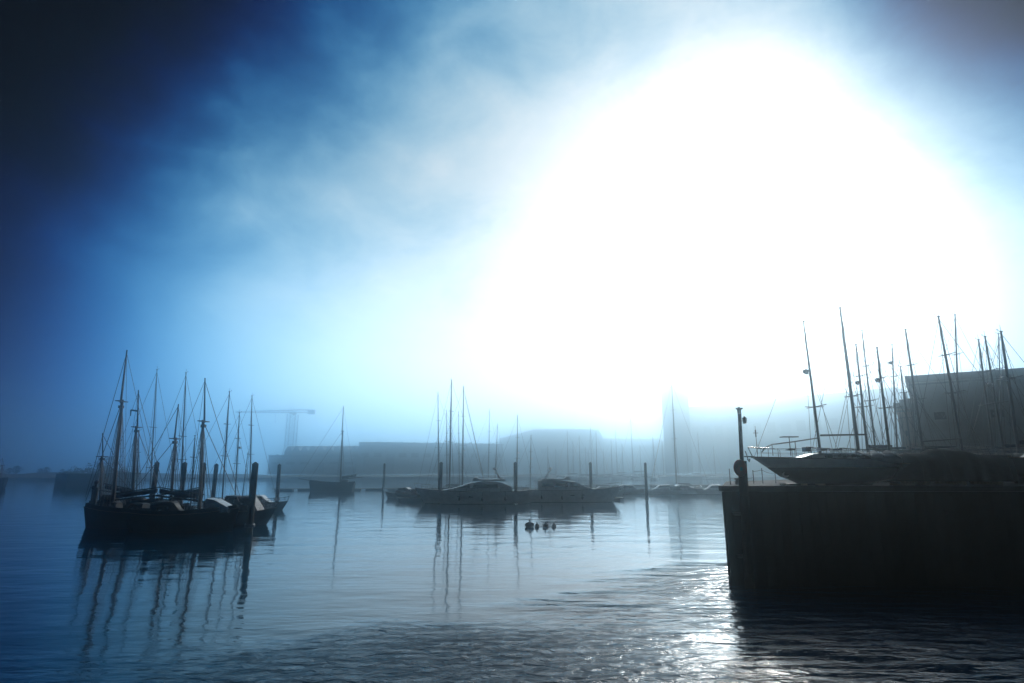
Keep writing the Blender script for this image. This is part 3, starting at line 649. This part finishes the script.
# the two big motor yachts
def motor_yacht(label, px0, px1, Y, bow_left, fb, style):
    A, Bp = G(px0, Y), G(px1, Y); L = Bp.x - A.x; rz = (math.pi if bow_left else 0.0) + (0.06 if style == 0 else -0.05); W = L * 0.26
    t = thing('motor_yacht', label, 'motor yacht', ((A.x + Bp.x) / 2, Y, 0), rz, 'big motor yachts in the middle of the marina')
    H = Hull(L, W, fb, 0.8, rake=L * 0.1, stern=-L * 0.03, sheer=0.32, tw=0.86, full=2.4); H.parts(t, 'gel', 'foul', 'deck'); rails(t, H, wr=0.022, h=0.75)
    z = fb - 0.05; hw = W * 0.36
    b = MB()
    if style == 0: prof = [(-L * 0.36, z), (L * 0.27, z + 0.25), (L * 0.14, z + 0.75), (L * 0.02, z + 1.55), (-L * 0.1, z + 1.9), (-L * 0.26, z + 1.75), (-L * 0.36, z + 0.9)]
    else: prof = [(-L * 0.34, z), (L * 0.25, z + 0.2), (L * 0.13, z + 0.8), (L * 0.03, z + 1.7), (-L * 0.2, z + 1.95), (-L * 0.34, z + 1.9)]
    b.side(prof, -hw, hw); cab = b.build('superstructure', 'gel', t)
    for xx in ([(-0.24, -0.01), (0.01, 0.12)] if style == 0 else [(-0.3, -0.18), (-0.16, -0.04), (-0.02, 0.09)]):
        xa, xb = xx[0] * L, xx[1] * L; fr = xx[1] > 0.05
        b = MB(); zt = z + 1.42; b.side([(xa, z + 0.72), (xb, z + 0.72), (xb - (0.06 * L if fr else 0.012 * L), zt - (0.35 if fr else 0)), (xa + 0.01 * L, zt)], -hw - 0.025, hw + 0.025); b.build('window', 'glass', cab)
    b = MB()      # flybridge
    b.side([(-L * 0.3, z + 1.95), (L * 0.0, z + 1.95), (-L * 0.03, z + 2.65), (-L * 0.05, z + 2.65), (-L * 0.07, z + 2.3), (-L * 0.3, z + 2.3)], -hw * 0.85, hw * 0.85); b.build('flybridge', 'gel', t)
    b = MB(); xr = -L * 0.22
    for s in (-1, 1): b.path([Vector((xr - 0.9, s * hw * 0.85, z + 2.25)), Vector((xr - 0.1, s * hw * 0.75, z + 3.5)), Vector((xr + 0.2, s * hw * 0.55, z + 3.75))], 0.14, 7)
    b.tube((xr + 0.2, -hw * 0.55, z + 3.75), (xr + 0.2, hw * 0.55, z + 3.75), 0.14); b.build('radar_arch', 'gel', t)
    b = MB(); b.ball((xr + 0.2, 0, z + 4.12), 0.42, sq=(1, 1, 0.55)); b.build('radar_dome', 'gel', t)
    b = MB(); b.tube((xr + 0.1, 0.5, z + 3.8), (xr - 0.15, 0.5, z + 5.6), 0.03, 0.015); b.tube((xr + 0.1, -0.6, z + 3.8), (xr - 0.3, -0.6, z + 6.4), 0.03, 0.015); b.build('aerial', 'wire', t)
    for k in range(2):
        tt = 0.5 + 0.1 * k; b = MB()
        for s in (-1, 1): p = H.pt(tt, 0.3, s); b.box((p[0], p[1] * 0.985, p[2]), (0.8, 0.08, 0.16))
        b.build('porthole', 'glass', t)
    for k in range(3):
        tt = 0.2 + 0.2 * k; p = H.pt(tt, 0.35, 1 if bow_left else -1); b = MB(); q = Vector((p[0], p[1] * 1.05 + (0.12 if bow_left else -0.12), p[2] - 0.25)); b.ball(q, 0.2, 10, 7, (1, 1, 1.9)); b.tube(q, q + Vector((0, 0, 1.2)), 0.02, n=5); b.build('fender', 'navy', t)
    return t
motor_yacht('sleek white motor yacht with an arched side window and its bow to the left', 416, 527, 109, True, 2.15, 0)
motor_yacht('white flybridge motor yacht with square side windows and its bow to the right', 522, 620, 114, False, 2.2, 1)

# smaller craft behind and beside the motor yachts
mg = 'yachts berthed behind the big motor yachts'
yacht('yacht with a bare mast and raking forestay left of the tallest marina mast', (438.5, 488), (438, 393), 122, 12, math.pi, r=0.11, radar=0.0, group=mg, wr=0.022)
yacht('yacht with the tallest thick mast in the middle of the marina', (449.5, 488), (451.5, 380), 118, 14, 2.9, r=0.17, group=mg, wr=0.022)
yacht('yacht with a lower mast squeezed between two taller marina masts', (447, 486), (446.5, 411), 132, 10, 3.0, radar=0.62, group=mg)
yacht('yacht with the second tallest mast and twin raking backstays to the right', (462.5, 488), (463.5, 387), 120, 13, 0.2, r=0.14, radar=0.4, group=mg, furled=True, wr=0.024)
yacht('fainter yacht with a slim mast right behind the second tallest mast', (459.5, 485), (458.5, 412), 150, 11, 0.1, group=mg)
yacht('faint yacht with a tall slim mast above the left motor yacht radar arch', (488.5, 485), (489.5, 410), 160, 13, 0.1, group=mg)
yacht('faint yacht with a shorter mast right of the left motor yacht arch', (495, 485), (497.5, 425), 155, 10.5, 0.1, group=mg)
yacht('yacht with a mast rising next to the pile between the motor yachts', (517, 488), (517.5, 416), 124, 10.5, 0.1, radar=0.52, r=0.1, group=mg, wr=0.02)
yacht('yacht with a shorter mast over the stern of the right motor yacht', (530.5, 487), (531, 436), 128, 9, 0.15, radar=0.6, group=mg, wr=0.02)

def day_boat(label, px, Y, L, rz, group, top='gel'):
    p = G(px, Y); t = thing('day_cruiser', label, 'motor boat', (p.x, Y, 0), rz, group)
    H = Hull(L, L * 0.33, 1.05, 0.4, rake=0.8, stern=0, sheer=0.3, tw=0.85); H.parts(t, top, 'foul', 'deck'); rails(t, H)
    b = MB(); b.side([(-L * 0.3, 1.0), (L * 0.25, 1.1), (L * 0.14, 1.55), (L * 0.05, 2.25), (-L * 0.2, 2.35), (-L * 0.3, 1.9)], -L * 0.11, L * 0.11); c = b.build('cabin', 'gel', t)
    b = MB(); b.side([(-L * 0.22, 1.6), (L * 0.11, 1.6), (L * 0.045, 2.12), (-L * 0.2, 2.15)], -L * 0.113, L * 0.113); b.build('window', 'glass', c)
    b = MB(); b.box((-L * 0.38, 0, 1.5), (L * 0.18, L * 0.26, 0.9)); b.build('canopy', 'canvas', t)
    return t
dg = 'small motor boats along the pontoons'
day_boat('small white motor boat left of the big motor yacht bow', 402, 126, 7.5, 2.9, dg)
day_boat('small dark hulled motor boat partly behind the left motor yacht bow', 416, 121, 8.5, 3.0, dg, 'navy')
day_boat('pale cabin boat in the raft between the clean tall mast and the thick black pile', 236, 82, 7.5, 0.15, 'boats rafted in the left hand berth')
day_boat('dark cabin boat behind the thick black pile at the right end of the raft', 263, 92, 8.5, 0.1, 'boats rafted in the left hand berth', 'navy')
day_boat('little cabin boat showing between the two big motor yachts', 508, 123, 7, 0.1, dg)
day_boat('small cabin boat beyond the right motor yacht foredeck', 606, 132, 8, 0.05, dg)
day_boat('pale cabin boat left of the faint open water pile', 629, 146, 9, 0.1, dg)
day_boat('pale cabin boat just right of the faint open water pile', 660, 146, 9.5, 3.1, dg)
day_boat('pale cabin boat on the far pontoon below the tall raking mast', 684, 146, 9, 0.1, dg)
day_boat('pale cabin boat nearest the quay wall corner', 711, 145, 9, 3.1, dg)

yacht('large faint yacht with one very tall mast in front of the tower block', (676.5, 482), (671.5, 381), 158, 16, math.pi - 0.1, r=0.15, group='faint yachts deep in the fog', furled=True, wr=0.03, pos=0.05)
far = [(548, 446, 'leftmost short mast above the right motor yacht'), (568, 431, 'with a tall mast, second from the left'), (573.5, 441, 'third from the left, close beside a taller one'),
       (580, 436, 'fourth from the left'), (592, 427, 'tall, right above the pile behind the foredeck'), (597, 432, 'slightly leaning, next to the tall one above the pile'),
       (612, 440, 'short, just beyond the right motor yacht bow tip'), (617, 431, 'with a leaning mast, left of the far white awning'), (623, 444, 'low, between the leaning and the upright mast'),
       (633, 419, 'tall and upright, just left of the open water pile'), (655, 436, 'right of the open water pile'), (700, 433, 'under the long hall roof, nearest to the quay'),
       (556, 449, 'low masted, between the first and second tall far masts'), (586, 447, 'low masted, just left of the mast above the pile'), (604, 449, 'low masted, between the leaning pair right of the pile'), (641, 446, 'low masted, just left of the open water pile head'), (664, 440, 'low masted, tucked left of the very tall mast'), (688, 444, 'low masted, in front of the tower block right edge'), (715, 446, 'low masted, directly left of the quay wall corner')]
proto, _ = yacht('x', (512, 484), (512, 430), 190, 12.5, 0.0, r=0.12, furled=True, wr=0.03)
zt0 = at(512, 430, 190).z
for i, (px, ty, txt) in enumerate(far):
    o = proto if i == 0 else copy_tree(proto)
    Y = 290 + (i * 37) % 90; p = G(px, Y); o.location = (p.x, Y, 0); s = (at(px, ty, Y).z) / zt0; s = max(0.75, min(2.4, s)); o.scale = (s, s, s)
    rz_ = [0.1, 3.0, 0.3, 2.9, 1.2, 0.0][i % 6]; o.rotation_euler.z = rz_; o.location.x -= 1.25 * s * math.cos(rz_); o['label'] = 'ghostly far yacht in fog, ' + txt; o['group'] = 'faint yachts deep in the fog'

# float line in the middle of the water
for i, (px, r, lb) in enumerate([(529.5, 0.4, 'largest dark float, leftmost of the short float line'), (537, 0.24, 'second dark float from the left of the float line'), (545.5, 0.31, 'third dark float of the short line'), (554, 0.22, 'rightmost dark float of the short float line')]):
    p = on(px, 527, 0); t = thing('mooring_float', lb + ' on open water', 'float', (p.x, p.y, 0), 0.3 * i, 'dark floats in a line on the water')
    b = MB(); b.ball((0, 0, r * 0.55), r, sq=((1.35, 1, 0.8), (1, 1, 0.95), (1.1, 1, 0.85), (1.2, 1, 1.0))[i]); b.build('ball', 'rub', t)
    b = MB(); b.tube((0, 0, r * 1.35), (0, 0, r * 1.75), 0.05, 0.05); b.ball((0, 0, r * 1.8), 0.09); b.build('lifting_eye', 'gsteel', t)
a_, b_ = on(529.5, 527, 0), on(553.5, 527, 0)
b = MB(); b.sag(a_ + Vector((0, 0, 0.1)), b_ + Vector((0, 0, 0.1)), 0.03, 0.035, 12); tag(b.build('float_rope', 'rub'), 'dark rope lying on the water along the four floats', 'rope')
# far left vessel at the frame edge
ketch('dark workboat stern at the far left frame edge below the bank', -14, 9, 190, [((2, 470), (2.5, 458), None)], True, 2.6, name='workboat', bowsprit=0, deckhouse=((-0.2, 0.2, 0.6, 2.2),), r=0.1)

# ------------------------------------------------------------------ on the quay
# yacht standing nearest the quay edge, bow over the end
Yk = 37.2; xb, xs = at(751, 456, Yk).x, at(892, 458, Yk).x; Lk = xs - xb; zsh = at(760, 457, Yk).z - QH
Hk = Hull(Lk, 2.9, 0.62, 1.05, rake=1.75, stern=0.35, sheer=0.18, tw=0.66); Hk.kp = 0.36
yk = thing('sailing_yacht', 'white topped yacht ashore at the quay end, bow pointing left over the water', 'yacht', ((xb + xs) / 2, Yk, QH), math.pi)
liftk = zsh - Hk.zs(0.98)
Hk.parts(yk, 'gel', 'navy', 'deck', wl=0.08)
coach(yk, Hk, -Lk * 0.25, Lk * 0.2, 1.8, 0.4); rails(yk, Hk, wr=0.016, h=0.55)
loc = frame_local(yk); dz = Vector((0, 0, liftk))
lb, lt = loc(at(819.5, 446, Yk)) - dz, loc(at(803.5, 322, Yk)) - dz
dr = (lt - lb).normalized(); lb = lb + dr * ((0.7 - lb.z) / dr.z)
mast(yk, Hk, lb, lt, 0.085, Lk / 2 - 0.2, -Lk / 2 + 0.2, 'alu', (0.36,), 0.62, (3.0, at(830, 433, Yk).z - QH - liftk - 0.85, 0.05), None, wr=0.012)
b = MB(); pts = [loc(at(*q, Yk)) - dz for q in ((762, 452), (765, 447.5), (772, 444.5), (795, 441.5), (818, 438))]; b.path(pts, 0.04, 6)
for q in (pts[2], pts[3]): b.tube((q.x, 0, 0.8), q, 0.025, n=5)
b.build('ridge_pole', 'alu', yk)
b = MB(); q = loc(at(789, 437, Yk)) - dz; b.box(q, (0.95, 0.6, 0.06)); b.tube(q, (q.x, q.y, 0.8), 0.025); b.build('solar_panel', 'glass', yk)
b = MB(); q = loc(at(755, 426, Yk)) - dz; b.tube((q.x, q.y, 0.9), q, 0.022, 0.012); b.tube((q.x - 0.16, q.y, q.z - 0.45), (q.x + 0.16, q.y, q.z - 0.45), 0.015); b.tube((q.x, q.y, q.z - 0.25), (q.x, q.y, q.z - 0.7), 0.04); b.build('aerial', 'wire', yk)
b = MB(); q = Vector((Lk / 2 + 0.12, 0, Hk.zs(1) + 0.02)); b.box(q, (0.6, 0.16, 0.08)); b.tube(q + Vector((0.22, 0, 0.35)), q + Vector((0.05, 0, -0.3)), 0.03); b.tube(q + Vector((0.05, -0.18, -0.16)), q + Vector((0.02, 0, -0.34)), 0.04, 0.02); b.tube(q + Vector((0.05, 0.18, -0.16)), q + Vector((0.02, 0, -0.34)), 0.04, 0.02); b.build('anchor', 'steel', yk)
b = MB()
for s in (-1, 1):
    c = Vector(Hk.pt(0.9, 0.72, s)); n = 14; rr = [[c + Vector((math.cos(2 * math.pi * k / n) * r_, s * e_, math.sin(2 * math.pi * k / n) * r_)) for k in range(n)] for r_, e_ in ((0.09, -0.1), (0.16, 0.05), (0.19, 0.03), (0.19, -0.1))]
    b.loft(rr)
b.build('bow_thruster', 'gel', yk)
for k in range(4):
    b = MB(); x = -Lk * 0.12 + k * Lk * 0.11; b.box((x, 0, 1.2), (0.35 + 0.1 * (k % 2), 0.5, 0.12 + 0.08 * (k % 3))); b.build('deck_hatch', 'gel' if k % 2 else 'glass', yk)
b = MB(); rings = []     # half cover over the stern
for i in range(9):
    t = 0.005 + 0.24 * i / 8; w = Hk.half(t) + 0.05; x = -Lk / 2 + Lk * t; z = Hk.zs(t); h = 0.28 + 0.1 * math.sin(i * 1.9)
    rings.append([(x, -w, z - 0.45 + 0.045 * i), (x, -w * 1.01, z + 0.02), (x, -w * 0.5, z + h * 0.8), (x, 0, z + h + 0.15), (x, w * 0.5, z + h * 0.8), (x, w * 1.01, z + 0.02), (x, w, z - 0.45 + 0.045 * i)])
b.loft(rings, closed=False); b.build('stern_cover', 'tarp2', yk)
for ch in yk.children: ch.location.z += liftk
b = MB(); b.box((-Lk * 0.03, 0, (liftk - 0.95) / 2), (Lk * 0.6, 0.3, max(0.06, liftk - 0.9))); b.build('keel', 'navy', yk); print('LIFTK', liftk)
yg = 'masted yachts laid up on the quay'
def ashore(label, base, top, Y, L, rz, **k):
    k.setdefault('top_mat', 'navy'); k.setdefault('cabin', 'deck')
    return yacht(label, base, top, Y, L, rz, QH, lift=0.9, group=yg, fb=0.8, wr=0.017, **k)
ashore('yacht ashore with the tallest mast, standing right behind the white topped one', (858, 447), (840, 308), 44, 9.5, math.pi, r=0.125, boom=None, spreaders=(0.4,), top_mat='gel')
ashore('yacht ashore with a radar dome on the mast just right of the tallest one', (867, 446), (856, 345), 50, 9, math.pi + 0.2, r=0.1, radar=0.66, boom=2.6)
ashore('yacht ashore with a slim slightly leaning mast, third behind the white topped one', (875, 446), (862, 331), 55, 10, math.pi, r=0.085, boom=3)
ashore('yacht ashore whose mast with radar stands over the grey stern cover', (889, 446), (877, 348), 46, 9, math.pi - 0.1, r=0.11, radar=0.7, boom=None)
ashore('yacht ashore with a near vertical mast and a dome close to its top', (897, 446), (892, 345), 62, 9.5, math.pi, r=0.09, radar=0.84, boom=3)
ashore('yacht ashore with a short thin mast left of the tall boathouse corner', (910.5, 446), (900.5, 367), 58, 8.5, math.pi + 0.15, r=0.09, boom=2.6)
ashore('yacht ashore with a tall leaning mast at the tall boathouse corner', (922.5, 446), (905.5, 330), 52, 10.5, math.pi, r=0.11, boom=3)
ashore('yacht ashore with the shortest mast, in front of the annex', (916, 446), (912, 396), 66, 8, math.pi, r=0.09, boom=2.5)
ashore('yacht ashore with a steeply leaning mast above the dark tarpaulin', (962.5, 450), (938.5, 317), 42, 9.5, math.pi, r=0.095, boom=-0.01, radar=None, furl=None)
ashore('yacht ashore with an upright mast crossing the steeply leaning one', (960, 446), (955, 315), 60, 11, math.pi - 0.1, r=0.1, boom=3.2)
ashore('yacht ashore with the left mast of the close pair before the boathouse', (993, 446), (978.5, 340), 54, 10, math.pi, r=0.11, boom=3)
ashore('yacht ashore with the right mast of the close pair and a radar dome', (1003, 446), (985, 337), 48, 9.5, math.pi + 0.1, r=0.1, radar=0.6, boom=3)
ashore('yacht ashore with a thin upright mast behind the thick rightmost one', (1002, 446), (998.5, 334), 64, 10.5, math.pi, r=0.08, boom=3)
ashore('yacht ashore with the thick rightmost mast carrying a radar dome', (1018, 446), (1001, 332), 42, 10, math.pi, r=0.12, radar=0.62, boom=3, spreaders=(0.62,))
# long spar over the tarpaulin
b = MB(); b.tube(at(921, 441.5, 41.5), at(961, 438.5, 41.7), 0.06, 0.05); o = b.build('spare_boom', 'alu'); tag(o, 'long thin boom slung level from the steeply leaning mast', 'boom')

# covered motor boat
Yt = 37.0; prof = [(889, 470), (894, 457), (905, 453.5), (922, 453.5), (928, 451), (933, 448.8), (945, 449.2), (958, 450.2), (968, 453), (979, 455), (990, 454.6), (1001, 455), (1005, 460), (1008, 470)]
cm = thing('covered_boat', 'long motor boat hidden under a dark humped tarpaulin at the quay edge', 'covered boat', (at(948, 480, Yt).x, Yt, QH), 0)
loc = frame_local(cm); b = MB(); rings = []; W = 1.45; NN = 60; xs_ = [loc(at(px, py, Yt)) for px, py in prof]
def hgt(x):
    for p, q in zip(xs_[:-1], xs_[1:]):
        if p.x <= x <= q.x: return p.z + (q.z - p.z) * (x - p.x) / (q.x - p.x)
    return 0.9
xa, xz = xs_[0].x, xs_[-1].x
for i in range(NN + 1):
    t = i / NN; x = xa + (xz - xa) * t; h = hgt(x); w = W * min(1, 0.35 + 2.2 * min(t, 1 - t) ** 0.6); ring = []
    for k in range(17):
        a = k / 16; fold = 0.05 * math.sin(i * 0.9 + 2 * noise.noise((x, a * 3, 1))) * abs(2 * a - 1) + 0.06 * noise.noise((x * 1.5, a * 5, 4))
        yy = -math.cos(math.pi * a); zz = math.sin(math.pi * a) ** 0.55
        ring.append((x, yy * (w + fold), 0.22 + (h - 0.22) * zz + (0.3 * fold if 0 < k < 16 else 0)))
    rings.append(ring)
b.loft(rings, closed=False); b.add(rings[0], [tuple(range(17))]); b.add(rings[-1], [tuple(range(17))]); b.build('tarpaulin', 'tarp', cm)
Ht = Hull((xz - xa) * 0.96, 2.4, 0.6, 0.5, rake=1.2, sheer=0.1, tw=0.8); Ht.parts(cm, 'navy', 'foul', 'deck')
for ch in cm.children:
    if ch.name.split('.')[0] in ('hull', 'bottom', 'deck'): ch.location.z += 0.68; ch.location.x = (xa + xz) / 2
for k in range(4):
    b = MB(); x = xa + (xz - xa) * (0.14 + 0.24 * k); h = hgt(x); pts = [Vector((x + 0.1 * math.sin(k * 3 + j), -math.cos(math.pi * j / 12) * (W + 0.07), 0.2 + (h - 0.16) * math.sin(math.pi * j / 12) ** 0.55 + 0.03)) for j in range(13)]
    b.path(pts, 0.01, 5); b.build('lashing', 'rub', cm)
for k in range(3):
    x = cm.location.x + xa + (xz - xa) * (0.2 + 0.3 * k)
    b = MB()
    for j in range(2): b.box((0, 0, 0.055 + 0.112 * j), (0.3, 2.2, 0.108))
    o = b.build('timber_block', 'wood_and_glint'); o.location = (x, Yt, QH); tag(o, 'squared timber blocking under the dark tarpaulin boat, ' + ['at its left end', 'at its middle', 'at its right end'][k], 'timber block', 'timber blocks under the covered boat')
# another hull at the right frame edge
pr = G(1040, 39.5); rt = thing('open_launch', 'pale decked launch on the quay cut by the right frame edge', 'launch', (pr.x, 39.5, QH), math.pi)
Hr = Hull(6.5, 2.3, 0.75, 0.45, rake=0.9, sheer=0.3, tw=0.75); Hr.parts(rt, 'navy', 'foul', 'deck'); coach(rt, Hr, -1.6, 1.2, 1.5, 0.5, 'gel'); rails(rt, Hr)
for ch in rt.children: ch.location.z += 0.85
b = MB(); b.box((0, 0, 0.2), (3.6, 0.3, 0.4)); b.build('keel', 'foul', rt)

# tall post with lamps on the face of the wall
pb, pt = at(749.5, 585, YW - 0.55), at(741.5, 461, YW - 0.55)
hp = thing('harbour_post', 'tall dark post with small lamps clamped to the quay wall end', 'post', (pb.x, pb.y, 0))
lp = lambda px, py: at(px, py, YW - 0.55) - Vector((pb.x, pb.y, 0))
b = MB(); b.tube((0, 0, -0.8), lp(742, 461), 0.27, 0.25, 14); b.build('pile', 'pile', hp)
b = MB(); b.tube(lp(742, 463), lp(739.3, 409.5), 0.115, 0.1, 9); b.build('pole', 'gsteel', hp)
for q, s in (((740, 411.5), -0.1), ((741.8, 421), 0.12)):
    b = MB(); c = lp(*q) + Vector((s, -0.12, 0)); b.tube(c - Vector((0, 0, 0.16)), c + Vector((0, 0, 0.16)), 0.1, 0.13, 10); b.tube(c + Vector((0, 0, 0.163)), c + Vector((0, 0, 0.26)), 0.14, 0.03, 10); b.tube(c, lp(*q), 0.03); b.build('lamp', 'lamp', hp)
b = MB(); b.box(lp(739.2, 408.6), (0.34, 0.2, 0.08)); b.build('top_bracket', 'gsteel', hp)
for z in (1.6, 3.9): b = MB(); b.box((lp(744, 500).x * 0 - 0.03 * z, 0.27, z), (0.75, 0.36, 0.16)); b.build('wall_clamp', 'gsteel', hp)
lf = thing('lifebuoy_case', 'round dark red lifebuoy case hung on the tall lamp post', 'lifebuoy', tuple(at(740.2, 468, YW - 0.95)))
b = MB(); n = 20
prf = [(0.02, -0.14), (0.3, -0.14), (0.36, -0.08), (0.38, 0.0), (0.36, 0.08), (0.28, 0.12), (0.02, 0.12)]
b.loft([[(r_ * math.cos(2 * math.pi * k / n), y_, 1.28 * r_ * math.sin(2 * math.pi * k / n)) for k in range(n)] for r_, y_ in prf], caps=True); b.build('case', 'red', lf)
b = MB(); b.box((0, 0.2, 0), (0.12, 0.22, 0.5)); b.box((0, -0.15, -0.05), (0.12, 0.04, 0.18)); b.build('bracket', 'gsteel', lf)
# railing along the pier end
rlg = thing('railing', 'thin pipe railing along the bare end of the quay', 'railing', (0, 0, QH))
ptsr = [on(730.5, 484.6, QH), on(741, 484.2, QH), on(754, 483.6, QH), on(763, 483.6, QH), on(776, 483.4, QH)]; ptsr = [Vector((p.x, p.y, 0)) for p in ptsr]
for i, p in enumerate(ptsr): b = MB(); b.tube(p, p + Vector((0, 0, [0.95, 0.5, 0.85, 1.0, 0.8][i])), 0.03, 0.025); b.ball(p + Vector((0, 0, [0.95, 0.5, 0.85, 1.0, 0.8][i])), 0.035, 8, 6); b.build('stanchion', 'gsteel', rlg)
b = MB(); b.sag(ptsr[2] + Vector((0, 0, 0.8)), ptsr[3] + Vector((0, 0, 0.9)), 0.02, 0.016); b.sag(ptsr[3] + Vector((0, 0, 0.9)), ptsr[4] + Vector((0, 0, 0.7)), 0.1, 0.014); b.sag(ptsr[0] + Vector((0, 0, 0.4)), ptsr[1] + Vector((0, 0, 0.4)), 0.06, 0.014); b.sag(ptsr[1] + Vector((0, 0, 0.4)), ptsr[2] + Vector((0, 0, 0.4)), 0.06, 0.014); b.build('rail_chain', 'gsteel', rlg)
bo = MB(); bo.tube((0, 0, 0), (0, 0, 0.3), 0.14, 0.1, 12); bo.tube((0, 0, 0.302), (0, 0, 0.4), 0.17, 0.15, 12); o = bo.build('bollard', 'gsteel'); p = on(737.5, 484.5, QH); o.location = (p.x, p.y, QH); tag(o, 'small iron bollard beside the lamp post on the quay', 'bollard')
for i, (pa, pc, lbx) in enumerate([(780, 785, 'shortest modelled glint strip left of the others under the yacht'), (802, 806, 'small modelled glint strip second from the left under the yacht'), (816, 824, 'modelled glint strip under the middle of the yacht'), (891, 913, 'long modelled glint strip between the yacht and the tarpaulin boat')]):
    p, q = at(pa, 485, YW + 0.4), at(pc, 485, YW + 0.4); d = q - p; b = MB(); b.box((0, 0, 0.06), (d.length, 0.25, 0.1)); o = b.build('glint_strip', 'wood_and_glint'); o.location = ((p.x + q.x) / 2, YW + 0.35, QH + 0.02); tag(o, lbx + ' on the quay edge', 'modelled glint', 'modelled glint strips along the quay edge')  # glints along the coping, modelled as added pale strips
